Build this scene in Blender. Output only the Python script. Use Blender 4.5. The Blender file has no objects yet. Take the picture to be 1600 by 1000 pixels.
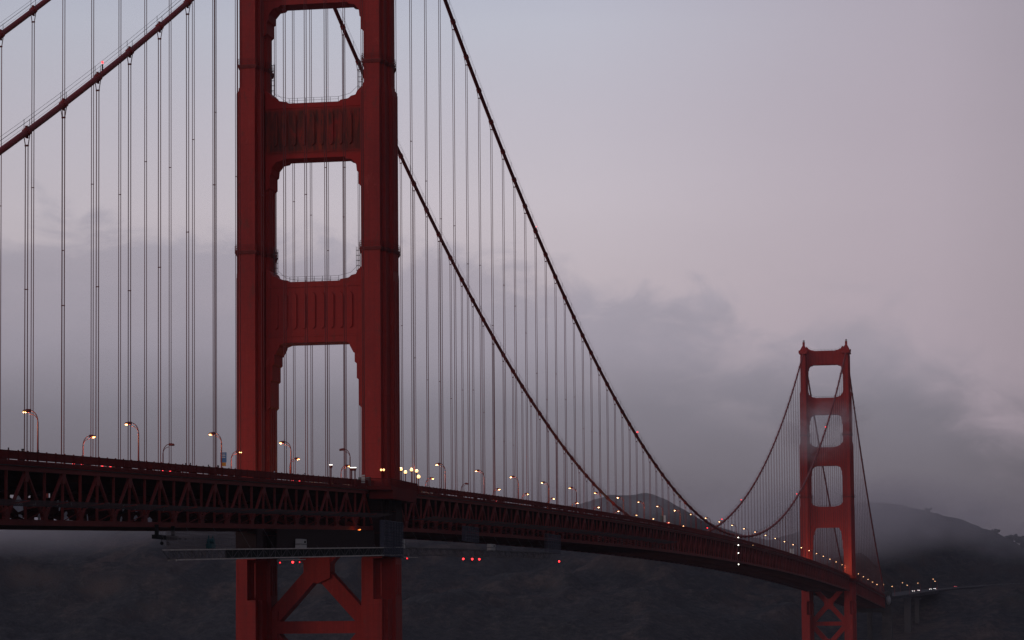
import bpy, math, random
import numpy as np
from mathutils import Vector, Matrix
random.seed(7)
S = bpy.context.scene
R = math.radians

# ------------------------------------------------------------------ camera
CAM = Vector((159.79, -603.62, 49.61))
YAW, PIT, ROL, FPX, SY = -0.19231, 0.07033, -0.0083, 4550.2, 158.48
F = Vector((math.sin(YAW)*math.cos(PIT), math.cos(YAW)*math.cos(PIT), math.sin(PIT)))
RR = Vector((math.cos(YAW), -math.sin(YAW), 0))
UU = RR.cross(F)
R2 = RR*math.cos(ROL)+UU*math.sin(ROL)
U2 = -RR*math.sin(ROL)+UU*math.cos(ROL)
cd = bpy.data.cameras.new('camera')
cam = bpy.data.objects.new('camera', cd)
S.collection.objects.link(cam)
M = Matrix(((R2.x, U2.x, -F.x), (R2.y, U2.y, -F.y), (R2.z, U2.z, -F.z))).to_4x4()
M.translation = CAM
cam.matrix_world = M
cd.sensor_width = 36
cd.lens = FPX/1600*36
cd.shift_y = SY/1600
cd.clip_start = 1
cd.clip_end = 30000
S.camera = cam
S.view_settings.view_transform = 'Standard'
S.view_settings.look = 'None'
S.view_settings.exposure = 0
S.cycles.volume_step_rate = 2.0
S.cycles.volume_max_steps = 96
S.cycles.max_bounces = 6
S.cycles.diffuse_bounces = 3
S.cycles.volume_bounces = 1

# ------------------------------------------------------------------ node helpers
def srgb(r, g, b):
    def f(c):
        c /= 255
        return c/12.92 if c <= .04045 else ((c+.055)/1.055)**2.4
    return (f(r), f(g), f(b), 1)
class NT:
    def __init__(s, tree):
        s.t = tree; s.n = tree.nodes; s.l = tree.links
    def new(s, k, **kw):
        n = s.n.new(k)
        for a, b in kw.items(): setattr(n, a, b)
        return n
    def link(s, a, b): s.l.new(a, b)
    def _in(s, sock, v):
        if isinstance(v, (int, float)): sock.default_value = v
        elif isinstance(v, (tuple, list)): sock.default_value = v
        elif v is not None: s.l.new(v, sock)
    def math(s, op, a, b=None, c=None, clamp=False):
        n = s.n.new('ShaderNodeMath'); n.operation = op; n.use_clamp = clamp
        s._in(n.inputs[0], a)
        if b is not None: s._in(n.inputs[1], b)
        if c is not None: s._in(n.inputs[2], c)
        return n.outputs[0]
    def noise(s, vec, scale, detail=4, rough=.5, dist=0.0):
        n = s.n.new('ShaderNodeTexNoise')
        n.inputs['Scale'].default_value = scale; n.inputs['Detail'].default_value = detail
        n.inputs['Roughness'].default_value = rough; n.inputs['Distortion'].default_value = dist
        if vec is not None: s.l.new(vec, n.inputs['Vector'])
        return n.outputs[0]
    def ramp(s, fac, pts, interp='LINEAR'):
        n = s.n.new('ShaderNodeValToRGB'); e = n.color_ramp.elements
        n.color_ramp.interpolation = interp
        while len(e) < len(pts): e.new(.5)
        for i, (p, c) in enumerate(pts):
            e[i].position = p; e[i].color = c if isinstance(c, tuple) else (c, c, c, 1)
        s._in(n.inputs[0], fac)
        return n.outputs[0]
    def mix(s, fac, a, b, mode='MIX'):
        n = s.n.new('ShaderNodeMix'); n.data_type = 'RGBA'; n.blend_type = mode
        s._in(n.inputs[0], fac); s._in(n.inputs[6], a); s._in(n.inputs[7], b)
        return n.outputs[2]
    def smooth(s, v, a, b):
        n = s.n.new('ShaderNodeMapRange'); n.interpolation_type = 'SMOOTHSTEP'
        s._in(n.inputs[0], v); s._in(n.inputs[1], a); s._in(n.inputs[2], b)
        return n.outputs[0]
    def comb(s, x, y, z):
        n = s.n.new('ShaderNodeCombineXYZ'); s._in(n.inputs[0], x); s._in(n.inputs[1], y); s._in(n.inputs[2], z)
        return n.outputs[0]

# ------------------------------------------------------------------ world: dusk sky over a distant fog bank
SUN_EL, SUN_AZ = R(9), R(236)
W = bpy.data.worlds.new("World"); S.world = W; W.use_nodes = True
n = NT(W.node_tree); W.node_tree.nodes.clear()
tc = n.new('ShaderNodeTexCoord'); sep = n.new('ShaderNodeSeparateXYZ'); n.link(tc.outputs['Generated'], sep.inputs[0])
el = n.math('ARCSINE', sep.outputs[2])
az = n.math('ARCTAN2', sep.outputs[0], sep.outputs[1])
def E_(y): return (y_el(y)+.05)/.35
def y_el(y): return PIT+(500+SY-y)/FPX
t_el = n.math('DIVIDE', n.math('ADD', el, .05), .35, clamp=True)
clear = n.ramp(t_el, [(0, srgb(150, 142, 152)), (E_(640), srgb(166, 154, 163)), (E_(440), srgb(184, 173, 179)), (E_(330), srgb(190, 181, 188)),
                      (E_(180), srgb(185, 180, 190)), (E_(40), srgb(180, 181, 193)), (.80, srgb(168, 171, 188)), (1, srgb(120, 126, 150))])
bank = n.ramp(t_el, [(0, srgb(36, 36, 43)), (E_(930), srgb(50, 49, 57)), (E_(820), srgb(93, 90, 101)), (E_(740), srgb(103, 100, 110)), (E_(640), srgb(119, 116, 127)),
                     (E_(540), srgb(148, 142, 154)), (E_(420), srgb(159, 152, 163)), (E_(330), srgb(166, 161, 172))])
# rosy tint increasing to the right of the clear part
azr = n.smooth(az, -.22, -.02)
clear = n.mix(n.math('MULTIPLY', azr, .75), clear, srgb(166, 152, 163), 'MIX')
v1 = n.comb(n.math('MULTIPLY', az, 14.0), n.math('MULTIPLY', el, 30.0), 3.1)
v2 = n.comb(n.math('MULTIPLY', az, 36.0), n.math('MULTIPLY', el, 64.0), 7.7)
na = n.noise(v1, 1.0, 5, .55, .4)
nb = n.noise(v2, 1.0, 5, .6, .6)
def AZ_(x): return (YAW+(x-800)/FPX+.5)/1.0
edge = n.ramp(n.math('ADD', az, .5, clamp=True), [(AZ_(-900), y_el(380)*4), (AZ_(0), y_el(362)*4), (AZ_(380), y_el(355)*4), (AZ_(640), y_el(395)*4), (AZ_(830), y_el(425)*4), (AZ_(900), y_el(450)*4),
        (AZ_(1000), y_el(448)*4), (AZ_(1120), y_el(465)*4), (AZ_(1230), y_el(485)*4), (AZ_(1400), y_el(505)*4), (AZ_(1480), y_el(560)*4), (AZ_(1560), y_el(640)*4), (AZ_(1700), y_el(650)*4), (AZ_(2400), y_el(600)*4)])
edge = n.math('DIVIDE', edge, 4.0)
d = n.math('SUBTRACT', edge, el)
wob = n.math('ADD', n.math('MULTIPLY', n.math('SUBTRACT', na, .5), .045), n.math('MULTIPLY', n.math('SUBTRACT', nb, .5), .052))
d = n.math('ADD', d, wob)
mR = n.smooth(az, YAW+(1120-800)/FPX, YAW+(1330-800)/FPX)
mask = n.mix(mR, n.smooth(d, -.0065, .011), n.math('MULTIPLY', n.smooth(d, -.016, .030), 1.0))
# wispy thin parts inside the bank
AZR = YAW+(1440-800)/FPX
nc = n.noise(n.comb(n.math('MULTIPLY', az, 22.0), n.math('MULTIPLY', el, 52.0), 12.2), 1.0, 6, .6, .5)
thin = n.smooth(n.math('ADD', n.math('MULTIPLY', nc, .9), n.math('MULTIPLY', na, .5)), .66, .86)
thin = n.math('MULTIPLY', thin, n.smooth(n.math('SUBTRACT', edge, el), .055, .012))
thin = n.math('MULTIPLY', thin, n.math('ADD', n.math('MULTIPLY', n.smooth(az, -.17, -.10), .65), .25))
thin = n.math('MULTIPLY', thin, n.math('SUBTRACT', 1.0, n.smooth(az, AZR-.05, AZR)))
bank2 = n.mix(n.math('MULTIPLY', thin, .55), bank, srgb(176, 162, 170))
mottle = n.math('ADD', n.math('MULTIPLY', n.noise(v2, .8, 4, .5), .16), .92)
bank2 = n.mix(1.0, bank2, n.comb(mottle, mottle, mottle), 'MULTIPLY')
sky = n.mix(n.math('MULTIPLY', mask, .93), clear, bank2)
# high streaks
v3 = n.comb(n.math('MULTIPLY', az, 6.0), n.math('MULTIPLY', el, 24.0), 1.3)
st = n.math('ADD', n.math('MULTIPLY', n.noise(v3, 1.0, 4, .5, .3), .07), .965)
sky = n.mix(1.0, sky, n.comb(st, st, st), 'MULTIPLY')
sky = n.mix(1.0, sky, (1.105, 1.115, 1.13, 1), 'MULTIPLY')
# the west is brighter than the east at this hour
wdot = n.math('ADD', n.math('MULTIPLY', sep.outputs[0], -1.0), n.math('MULTIPLY', sep.outputs[1], -.25))
azf = n.ramp(n.math('ADD', n.math('MULTIPLY', wdot, .5), .5), [(0, .05), (.30, .22), (.40, .95), (.46, 1.0), (.62, .85), (.9, .95)])
sky = n.mix(1.0, sky, azf, 'MULTIPLY')
sky = n.mix(n.smooth(el, .35, .9), sky, srgb(96, 100, 122))
nish = n.new('ShaderNodeTexSky'); nish.sky_type = 'NISHITA'; nish.sun_disc = False
nish.sun_elevation = R(1.0); nish.sun_rotation = SUN_AZ
bg1 = n.new('ShaderNodeBackground'); n.link(sky, bg1.inputs[0]); bg1.inputs[1].default_value = 1.0
bg2 = n.new('ShaderNodeBackground'); n.link(nish.outputs[0], bg2.inputs[0]); bg2.inputs[1].default_value = .012
add = n.new('ShaderNodeAddShader'); n.link(bg1.outputs[0], add.inputs[0]); n.link(bg2.outputs[0], add.inputs[1])
out = n.new('ShaderNodeOutputWorld'); n.link(add.outputs[0], out.inputs[0])

# the afterglow from the south-west
sl = bpy.data.lights.new('afterglow', 'SUN'); sl.energy = .32; sl.angle = R(14); sl.color = (1.0, .80, .72)
so = bpy.data.objects.new('afterglow', sl); S.collection.objects.link(so)
dirv = Vector((math.sin(SUN_AZ)*math.cos(SUN_EL), math.cos(SUN_AZ)*math.cos(SUN_EL), math.sin(SUN_EL)))
so.rotation_euler = dirv.to_track_quat('Z', 'Y').to_euler()
so.location = (-200, -200, 400)

# ------------------------------------------------------------------ materials
def mat(name, base, rough=.6, metal=0, fn=None, spec=.3):
    m = bpy.data.materials.new(name); m.use_nodes = True
    t = NT(m.node_tree); b = m.node_tree.nodes['Principled BSDF']
    b.inputs['Base Color'].default_value = base
    b.inputs['Roughness'].default_value = rough; b.inputs['Metallic'].default_value = metal
    b.inputs['Specular IOR Level'].default_value = spec
    if fn: fn(t, b)
    return m
def geo(t):
    g = t.new('ShaderNodeNewGeometry'); return g.outputs['Position']
def scaled(t, v, sx, sy, sz):
    m = t.new('ShaderNodeMapping'); m.inputs['Scale'].default_value = (sx, sy, sz); t.link(v, m.inputs[0]); return m.outputs[0]
def objc(t):
    return t.new('ShaderNodeTexCoord').outputs['Object']
ORANGE = (.46, .030, .022, 1)
def paint(dark=(.28, .021, .017, 1), lite=(.50, .036, .025, 1), streak=.35, plates=True):
    def fn(t, b):
        p = objc(t)
        big = t.noise(scaled(t, p, .05, .05, .03), 1, 5, .6)
        stv = t.noise(scaled(t, p, 1.1, 1.1, .035), 1, 4, .6)
        fine = t.noise(scaled(t, p, 1.4, 1.4, 1.4), 1, 4, .65)
        f = t.math('ADD', t.math('MULTIPLY', big, .6), t.math('MULTIPLY', stv, streak))
        f = t.math('ADD', f, t.math('MULTIPLY', fine, .25))
        c = t.ramp(f, [(.40, dark), (.72, lite)])
        if plates:
            z = t.new('ShaderNodeSeparateXYZ'); t.link(p, z.inputs[0])
            fr = t.math('FRACT', t.math('MULTIPLY', z.outputs[2], 1/3.4))
            line = t.smooth(t.math('ABSOLUTE', t.math('SUBTRACT', fr, .5)), .485, .5)
            c = t.mix(t.math('MULTIPLY', line, .35), c, (.12, .015, .012, 1))
        if plates:
            xs = t.new('ShaderNodeSeparateXYZ'); t.link(p, xs.inputs[0])
            fx_ = t.math('FRACT', t.math('MULTIPLY', t.math('ADD', xs.outputs[0], xs.outputs[1]), 1/1.07))
            vl = t.smooth(t.math('ABSOLUTE', t.math('SUBTRACT', fx_, .5)), .47, .5)
            c = t.mix(t.math('MULTIPLY', vl, .22), c, (.12, .015, .012, 1))
            pt = t.noise(scaled(t, p, .55, .55, .22), 1, 6, .7, .4)
            c = t.mix(t.math('MULTIPLY', t.smooth(pt, .56, .70), .6), c, (.20, .045, .030, 1))
            c = t.mix(t.math('MULTIPLY', t.smooth(pt, .42, .30), .45), c, (.55, .075, .055, 1))
            ds_ = t.noise(scaled(t, p, 2.4, 2.4, .045), 1, 4, .7)
            c = t.mix(t.math('MULTIPLY', t.smooth(ds_, .60, .74), .45), c, (.10, .022, .018, 1))
        t.link(c, b.inputs['Base Color'])
        bp = t.new('ShaderNodeBump'); bp.inputs['Strength'].default_value = .25; bp.inputs['Distance'].default_value = .05
        t.link(fine, bp.inputs['Height']); t.link(bp.outputs[0], b.inputs['Normal'])
    return fn
def weathered(t, b):
    p = objc(t)
    s1 = t.noise(scaled(t, p, .9, .9, .10), 1, 5, .7, .3)
    s2 = t.noise(scaled(t, p, .35, .35, .2), 1, 4, .6)
    s3 = t.noise(scaled(t, p, 2.2, 2.2, .25), 1, 4, .7)
    z = t.new('ShaderNodeSeparateXYZ'); t.link(p, z.inputs[0])
    mid = t.math('MULTIPLY', t.smooth(z.outputs[2], 150.6, 152.5), t.smooth(z.outputs[2], 161.6, 160.3))
    c = t.ramp(s1, [(.34, (.085, .030, .020, 1)), (.48, (.19, .032, .020, 1)), (.62, (.34, .040, .022, 1)), (.74, (.40, .085, .022, 1))])
    c = t.mix(t.math('MULTIPLY', t.smooth(s3, .54, .68), .8), c, (.05, .024, .018, 1))
    f = t.math('MULTIPLY', mid, t.smooth(s2, .25, .48))
    c = t.mix(f, ORANGE, c)
    t.link(c, b.inputs['Base Color'])
def cloth(base):
    def fn(t, b):
        k = t.noise(objc(t), 1.3, 5, .6)
        m = t.math('ADD', t.math('MULTIPLY', k, .5), .72)
        t.link(t.mix(1.0, base, t.comb(m, m, m), 'MULTIPLY'), b.inputs['Base Color'])
    return fn
def pm(name, base, rough=.8, metal=0): return mat(name, base, rough, metal, fn=cloth(base))
MT = {}
MT['tower'] = mat('international orange plate steel', ORANGE, .55, fn=paint())
MT['strut'] = mat('orange strut paint', ORANGE, .6, fn=paint((.22, .017, .015, 1), (.44, .031, .022, 1), streak=.6))
MT['worn'] = mat('weathered rusty strut paint', ORANGE, .75, fn=weathered)
MT['truss'] = mat('weathered orange truss paint', (.28, .035, .028, 1), .65, fn=paint((.17, .030, .026, 1), (.32, .045, .036, 1), .3, False))
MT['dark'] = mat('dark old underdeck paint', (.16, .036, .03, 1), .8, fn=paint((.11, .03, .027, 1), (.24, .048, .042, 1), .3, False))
MT['underside'] = mat('shade darkened underdeck paint', (.06, .018, .016, 1), .85, fn=paint((.035, .013, .012, 1), (.085, .022, .019, 1), .3, False), spec=.1)  # underdeck shadow put into the paint as a much darker orange
MT['cable'] = mat('orange cable paint', (.34, .035, .028, 1), .6, fn=paint((.24, .028, .024, 1), (.38, .040, .030, 1), .3, False))
MT['rope'] = mat('suspender rope paint', (.30, .055, .045, 1), .6, fn=paint((.13, .031, .030, 1), (.24, .041, .037, 1), .3, False))
MT['rail'] = mat('orange railing paint', (.20, .028, .024, 1), .75, fn=paint((.13, .022, .02, 1), (.24, .032, .026, 1), .3, False), spec=.1)
def asphalt(t, b):
    c = t.ramp(t.noise(geo(t), 1.2, 6, .7), [(.3, (.035, .035, .037, 1)), (.7, (.065, .064, .064, 1))]); t.link(c, b.inputs['Base Color'])
MT['asphalt'] = mat('asphalt', (.05, .05, .05, 1), .85, fn=asphalt)
def concrete(t, b):
    p = geo(t)
    c = t.ramp(t.noise(scaled(t, p, .5, .5, .12), 1, 6, .65), [(.3, (.16, .155, .15, 1)), (.7, (.30, .29, .28, 1))]); t.link(c, b.inputs['Base Color'])
MT['concrete'] = mat('weathered concrete', (.25, .25, .24, 1), .85, fn=concrete)
def galv(t, b):
    c = t.ramp(t.noise(geo(t), .8, 5, .6), [(.3, (.20, .20, .20, 1)), (.7, (.42, .41, .40, 1))]); t.link(c, b.inputs['Base Color'])
MT['dconcrete'] = mat('dark mottled concrete', (.06, .06, .06, 1), .9, fn=lambda t, b: t.link(t.ramp(t.noise(geo(t), .2, 5, .6), [(.3, (.03, .028, .03, 1)), (.7, (.075, .07, .07, 1))]), b.inputs['Base Color']))  # concrete in a darker, uneven tone
MT['shadesteel'] = pm('shaded steel tone', (.040, .020, .018, 1), .9)  # reddish dark colour standing in for steel in shade
MT['pnet'] = pm('dark green side net', (.022, .026, .022, 1), .9)
MT['galv'] = mat('galvanised steel', (.4, .4, .4, 1), .5, .3, fn=galv)
MT['galvdull'] = mat('dull scaffold steel', (.12, .11, .11, 1), .6, .2, fn=lambda t, b: t.link(t.ramp(t.noise(geo(t), .8, 5, .6), [(.3, (.10, .095, .095, 1)), (.7, (.22, .20, .20, 1))]), b.inputs['Base Color']))
MT['bright'] = mat('bare aluminium', (.75, .72, .68, 1), .4, .2, fn=lambda t, b: t.link(t.ramp(t.noise(geo(t), .5, 4, .6), [(.3, (.6, .54, .48, 1)), (.7, (.92, .84, .76, 1))]), b.inputs['Base Color']))
MT['tarp'] = pm('pale tarpaulin', (.62, .60, .55, 1))
MT['paletarp'] = pm('greyish tarpaulin', (.36, .35, .34, 1))
MT['pierc'] = pm('pale pier concrete', (.085, .08, .08, 1), .9)
MT['skytone'] = pm('pale sky tone', (.70, .69, .72, 1), .6)  # pale colour for the sky bits in the truss
MT['net'] = pm('blue grey debris netting', (.12, .14, .20, 1))
MT['greybox'] = pm('grey green enamel', (.12, .135, .12, 1), .6)
MT['safety'] = pm('steel wire net', (.085, .06, .058, 1), .8)
MT['black'] = pm('black rubber', (.02, .02, .02, 1), .8)
MT['white'] = pm('white paint', (.75, .75, .72, 1), .5)
MT['yellow'] = pm('amber sign panel', (.75, .30, .03, 1), .5)
MT['blue'] = pm('blue sign panel', (.10, .22, .42, 1), .5)
MT['teal'] = pm('teal machine paint', (.03, .11, .12, 1), .5)
MT['skin'] = pm('skin', (.35, .20, .14, 1), .6)
def emit(name, col, st, base=(.8, .8, .8, 1)):
    m = mat(name, base, .4)
    b = m.node_tree.nodes['Principled BSDF']
    t = NT(m.node_tree)
    k = t.math('ADD', t.math('MULTIPLY', t.noise(objc(t), 3, 2, .5), .3*st), st*.85)
    b.inputs['Emission Color'].default_value = col; t.link(k, b.inputs['Emission Strength'])
    return m
MT['lamp'] = emit('sodium lamp lens', (1.0, .52, .15, 1), 3.2)
MT['lampfar'] = emit('far sodium lamp lens', (1.0, .52, .24, 1), 6.5)
MT['lampoff'] = mat('unlit lamp lens', (.25, .10, .07, 1), .3, fn=cloth((.25, .10, .07, 1)))
MT['globe'] = emit('glowing globe glass', (1.0, .60, .22, 1), 2.3)
MT['whitel'] = emit('white light strip', (1.0, .93, .84, 1), 2.5)
MT['red'] = emit('red warning lens', (1.0, .02, .03, 1), 3, (.3, .02, .02, 1))
MT['redhot'] = emit('bright red warning lens', (1.0, .03, .035, 1), 4.5, (.3, .02, .02, 1))
MT['nav'] = emit('white navigation lens', (1.0, .93, .80, 1), 5)
MT['tail'] = emit('red tail lamp', (1.0, .02, .03, 1), 3)
MT['head'] = emit('white headlamp', (1.0, .95, .88, 1), 10)
MT['work'] = emit('orange work light', (1.0, .20, .03, 1), 4)
def glassfn(t, b):
    b.inputs['Alpha'].default_value = .22
def screenfn(t, b):
    b.inputs['Alpha'].default_value = .5
MT['screen'] = mat('clear wind screen', (.14, .17, .24, 1), .25, fn=screenfn)
def nettrans(t, b):
    p = objc(t); s = t.new('ShaderNodeSeparateXYZ'); t.link(p, s.inputs[0])
    def ln(v, per, w):
        fr = t.math('FRACT', t.math('MULTIPLY', v, 1/per)); return t.math('LESS_THAN', fr, w)
    a = t.math('MAXIMUM', ln(s.outputs[1], .55, .25), ln(s.outputs[2], .6, .22))
    a = t.math('ADD', t.math('MULTIPLY', a, .45), .12)
    t.link(a, b.inputs['Alpha'])
MT['netting'] = mat('debris netting', (.14, .15, .20, 1), .9, fn=nettrans)
MT['palenet'] = mat('pale debris netting', (.30, .25, .24, 1), .9, fn=nettrans)

# ------------------------------------------------------------------ mesh builder
class MB:
    def __init__(s): s.v = []; s.f = []
    def add(s, vs, fs):
        o = len(s.v); s.v += [tuple(p) for p in vs]; s.f += [tuple(i+o for i in f) for f in fs]; return s
    def box(s, x0, x1, y0, y1, z0, z1):
        return s.add([(x0, y0, z0), (x1, y0, z0), (x1, y1, z0), (x0, y1, z0), (x0, y0, z1), (x1, y0, z1), (x1, y1, z1), (x0, y1, z1)],
                     [(0, 3, 2, 1), (4, 5, 6, 7), (0, 1, 5, 4), (1, 2, 6, 5), (2, 3, 7, 6), (3, 0, 4, 7)])
    def beam(s, p, q, w, h, up=(0, 0, 1)):
        p = Vector(p); q = Vector(q); d = (q-p).normalized(); u = Vector(up)
        a = d.cross(u)
        if a.length < 1e-4: a = d.cross(Vector((0, 1, 0)))
        a.normalize(); b = a.cross(d).normalized(); a = a*w/2; b = b*h/2
        return s.add([p-a-b, p+a-b, p+a+b, p-a+b, q-a-b, q+a-b, q+a+b, q-a+b],
                     [(0, 3, 2, 1), (4, 5, 6, 7), (0, 1, 5, 4), (1, 2, 6, 5), (2, 3, 7, 6), (3, 0, 4, 7)])
    def tube(s, pts, r, k=8, cap=True):
        pts = [Vector(p) for p in pts]; rs = r if isinstance(r, (list, tuple)) else [r]*len(pts)
        o = len(s.v); a = None
        for i, p in enumerate(pts):
            d = (pts[min(i+1, len(pts)-1)]-pts[max(i-1, 0)]).normalized()
            if a is None:
                a = d.cross(Vector((0, 0, 1)))
                if a.length < 1e-3: a = d.cross(Vector((1, 0, 0)))
            a = (a-d*a.dot(d)).normalized(); b = d.cross(a)
            for j in range(k):
                t = 2*math.pi*j/k; s.v.append(tuple(p+(a*math.cos(t)+b*math.sin(t))*rs[i]))
        for i in range(len(pts)-1):
            for j in range(k):
                s.f.append((o+i*k+j, o+i*k+(j+1) % k, o+(i+1)*k+(j+1) % k, o+(i+1)*k+j))
        if cap:
            s.f.append(tuple(o+j for j in range(k))[::-1]); s.f.append(tuple(o+(len(pts)-1)*k+j for j in range(k)))
        return s
    def prism(s, poly, z0, z1, poly2=None):
        k = len(poly); p2 = poly2 or poly
        vs = [(x, y, z0) for x, y in poly]+[(x, y, z1) for x, y in p2]
        fs = [tuple(range(k))[::-1], tuple(range(k, 2*k))]+[(i, (i+1) % k, k+(i+1) % k, k+i) for i in range(k)]
        return s.add(vs, fs)
    def xz(s, poly, y0, y1):
        """polygon in the XZ plane (counter-clockwise seen from -Y) given thickness in Y"""
        k = len(poly)
        vs = [(x, y0, z) for x, z in poly]+[(x, y1, z) for x, z in poly]
        fs = [tuple(range(k)), tuple(range(k, 2*k))[::-1]]+[((i+1) % k, i, k+i, k+(i+1) % k) for i in range(k)]
        return s.add(vs, fs)
    def yz(s, poly, x0, x1):
        k = len(poly)
        vs = [(x0, y, z) for y, z in poly]+[(x1, y, z) for y, z in poly]
        fs = [tuple(range(k))[::-1], tuple(range(k, 2*k))]+[(i, (i+1) % k, k+(i+1) % k, k+i) for i in range(k)]
        return s.add(vs, fs)
    def sphere(s, c, r, nu=12, nv=8, sq=(1, 1, 1)):
        o = len(s.v); c = Vector(c)
        for i in range(nv+1):
            ph = math.pi*i/nv
            for j in range(nu):
                th = 2*math.pi*j/nu
                s.v.append((c.x+r*sq[0]*math.sin(ph)*math.cos(th), c.y+r*sq[1]*math.sin(ph)*math.sin(th), c.z+r*sq[2]*math.cos(ph)))
        for i in range(nv):
            for j in range(nu):
                s.f.append((o+i*nu+j, o+(i+1)*nu+j, o+(i+1)*nu+(j+1) % nu, o+i*nu+(j+1) % nu))
        return s
    def mesh(s, name):
        me = bpy.data.meshes.new(name); me.from_pydata(s.v, [], s.f); me.validate(); me.update(); return me
    def build(s, name, m, parent=None, smooth=False, **kw):
        me = s.mesh(name); me.materials.append(MT[m] if isinstance(m, str) else m)
        if smooth: me.polygons.foreach_set('use_smooth', [True]*len(me.polygons))
        o = bpy.data.objects.new(name, me); S.collection.objects.link(o)
        if parent: o.parent = parent
        tag(o, **kw)
        return o
def tag(o, label=None, cat=None, group=None, kind=None):
    if label: o['label'] = label
    if cat: o['category'] = cat
    if group: o['group'] = group
    if kind: o['kind'] = kind
    return o
def empty(name, loc=(0, 0, 0), rz=0, **kw):
    o = bpy.data.objects.new(name, None); S.collection.objects.link(o); o.location = loc; o.rotation_euler = (0, 0, rz)
    o.empty_display_size = .5
    tag(o, **kw); return o
def copy_tree(o, parent=None):
    c = o.copy(); S.collection.objects.link(c); c.parent = parent
    for ch in list(o.children): copy_tree(ch, c)
    return c

# ------------------------------------------------------------------ profile of the bridge
def rail(Y):
    if Y < 0: return 80.7+.0275*Y
    if Y > 1280.16: return 80.7-.0275*(Y-1280.16)
    return 80.7+6.2*(1-((Y-640.08)/640.08)**2)
Y0, Y1 = -335.28, 1615.44
XC = 13.716
def cable_z(Y):
    if Y < 0: return 226.9+.5656*Y+.3136e-3*Y*Y
    if Y > 1280.16:
        t = Y-1280.16
        return 226.3-.5656*t+.3136e-3*t*t
    t = (Y-640.08)/640.08
    return 88.0+(226.6-88.0)*t*t - (.3*t*t if t > 0 else 0)
P = 15.24

bridge = empty('suspension_bridge', (0, 0, 0), label='long orange red suspension bridge with two tall towers crossing the whole picture', cat='bridge')

# ---- towers
def cross(ws, w, L, Lw):
    """stepped cruciform leg plan: south/north panel ws wide, wings w wide"""
    a = (w-ws)/4; b = (L-Lw)/4
    q = [(ws/2, L/2), (ws/2, L/2-b*.7), (ws/2+a, L/2-b*.7), (ws/2+a, Lw/2+b*.6), (w/2, Lw/2+b*.6), (w/2, Lw/2), ]
    q = [(ws/2, L/2), (ws/2, Lw/2+2*b*.62), (ws/2+a, Lw/2+2*b*.62), (ws/2+a, Lw/2), (w/2, Lw/2)]
    pts = []
    pts += [(x, y) for x, y in q]
    pts += [(x, -y) for x, y in q[::-1]]
    pts += [(-x, -y) for x, y in q]
    pts += [(-x, y) for x, y in q[::-1]]
    return [(x, y) for x, y in pts][::-1]
STG = [(0, 55.6, 4.1, 7.5, 17.0, 5.8), (55.6, 64.2, 4.1, 7.4, 16.8, 5.5), (64.2, 124.6, 4.0, 7.1, 16.1, 5.2), (124.6, 164.6, 3.95, 6.9, 16.0, 4.7), (164.6, 198.6, 3.4, 5.6, 13.2, 3.2), (198.6, 224.0, 2.9, 4.4, 11.0, 2.4)]
def nmap(north):
    if not north: return lambda z: z
    return lambda z: z+float(np.interp(z, [70, 124, 165, 190, 227], [0, 1.3, 1.0, .5, 0]))
HB = [(3.8, 0), (2.7, .4), (2.6, .9), (1.8, 2.4), (1.55, 2.5), (1.55, 4.4), (1.1, 4.8), (1.1, 7.9), (.7, 8.2), (.7, 13.6), (0, 14.3)]
HC = [(3.7, 0), (3.3, .4), (2.1, .6), (1.1, 1.8), (.95, 3.2), (.6, 3.5), (.6, 6.0), (0, 6.6)]
HT = [(4.9, 0), (4.5, .35), (2.8, .6), (2.2, 1.1), (1.2, 1.35), (.8, 2.2), (0, 2.9)]
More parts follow.
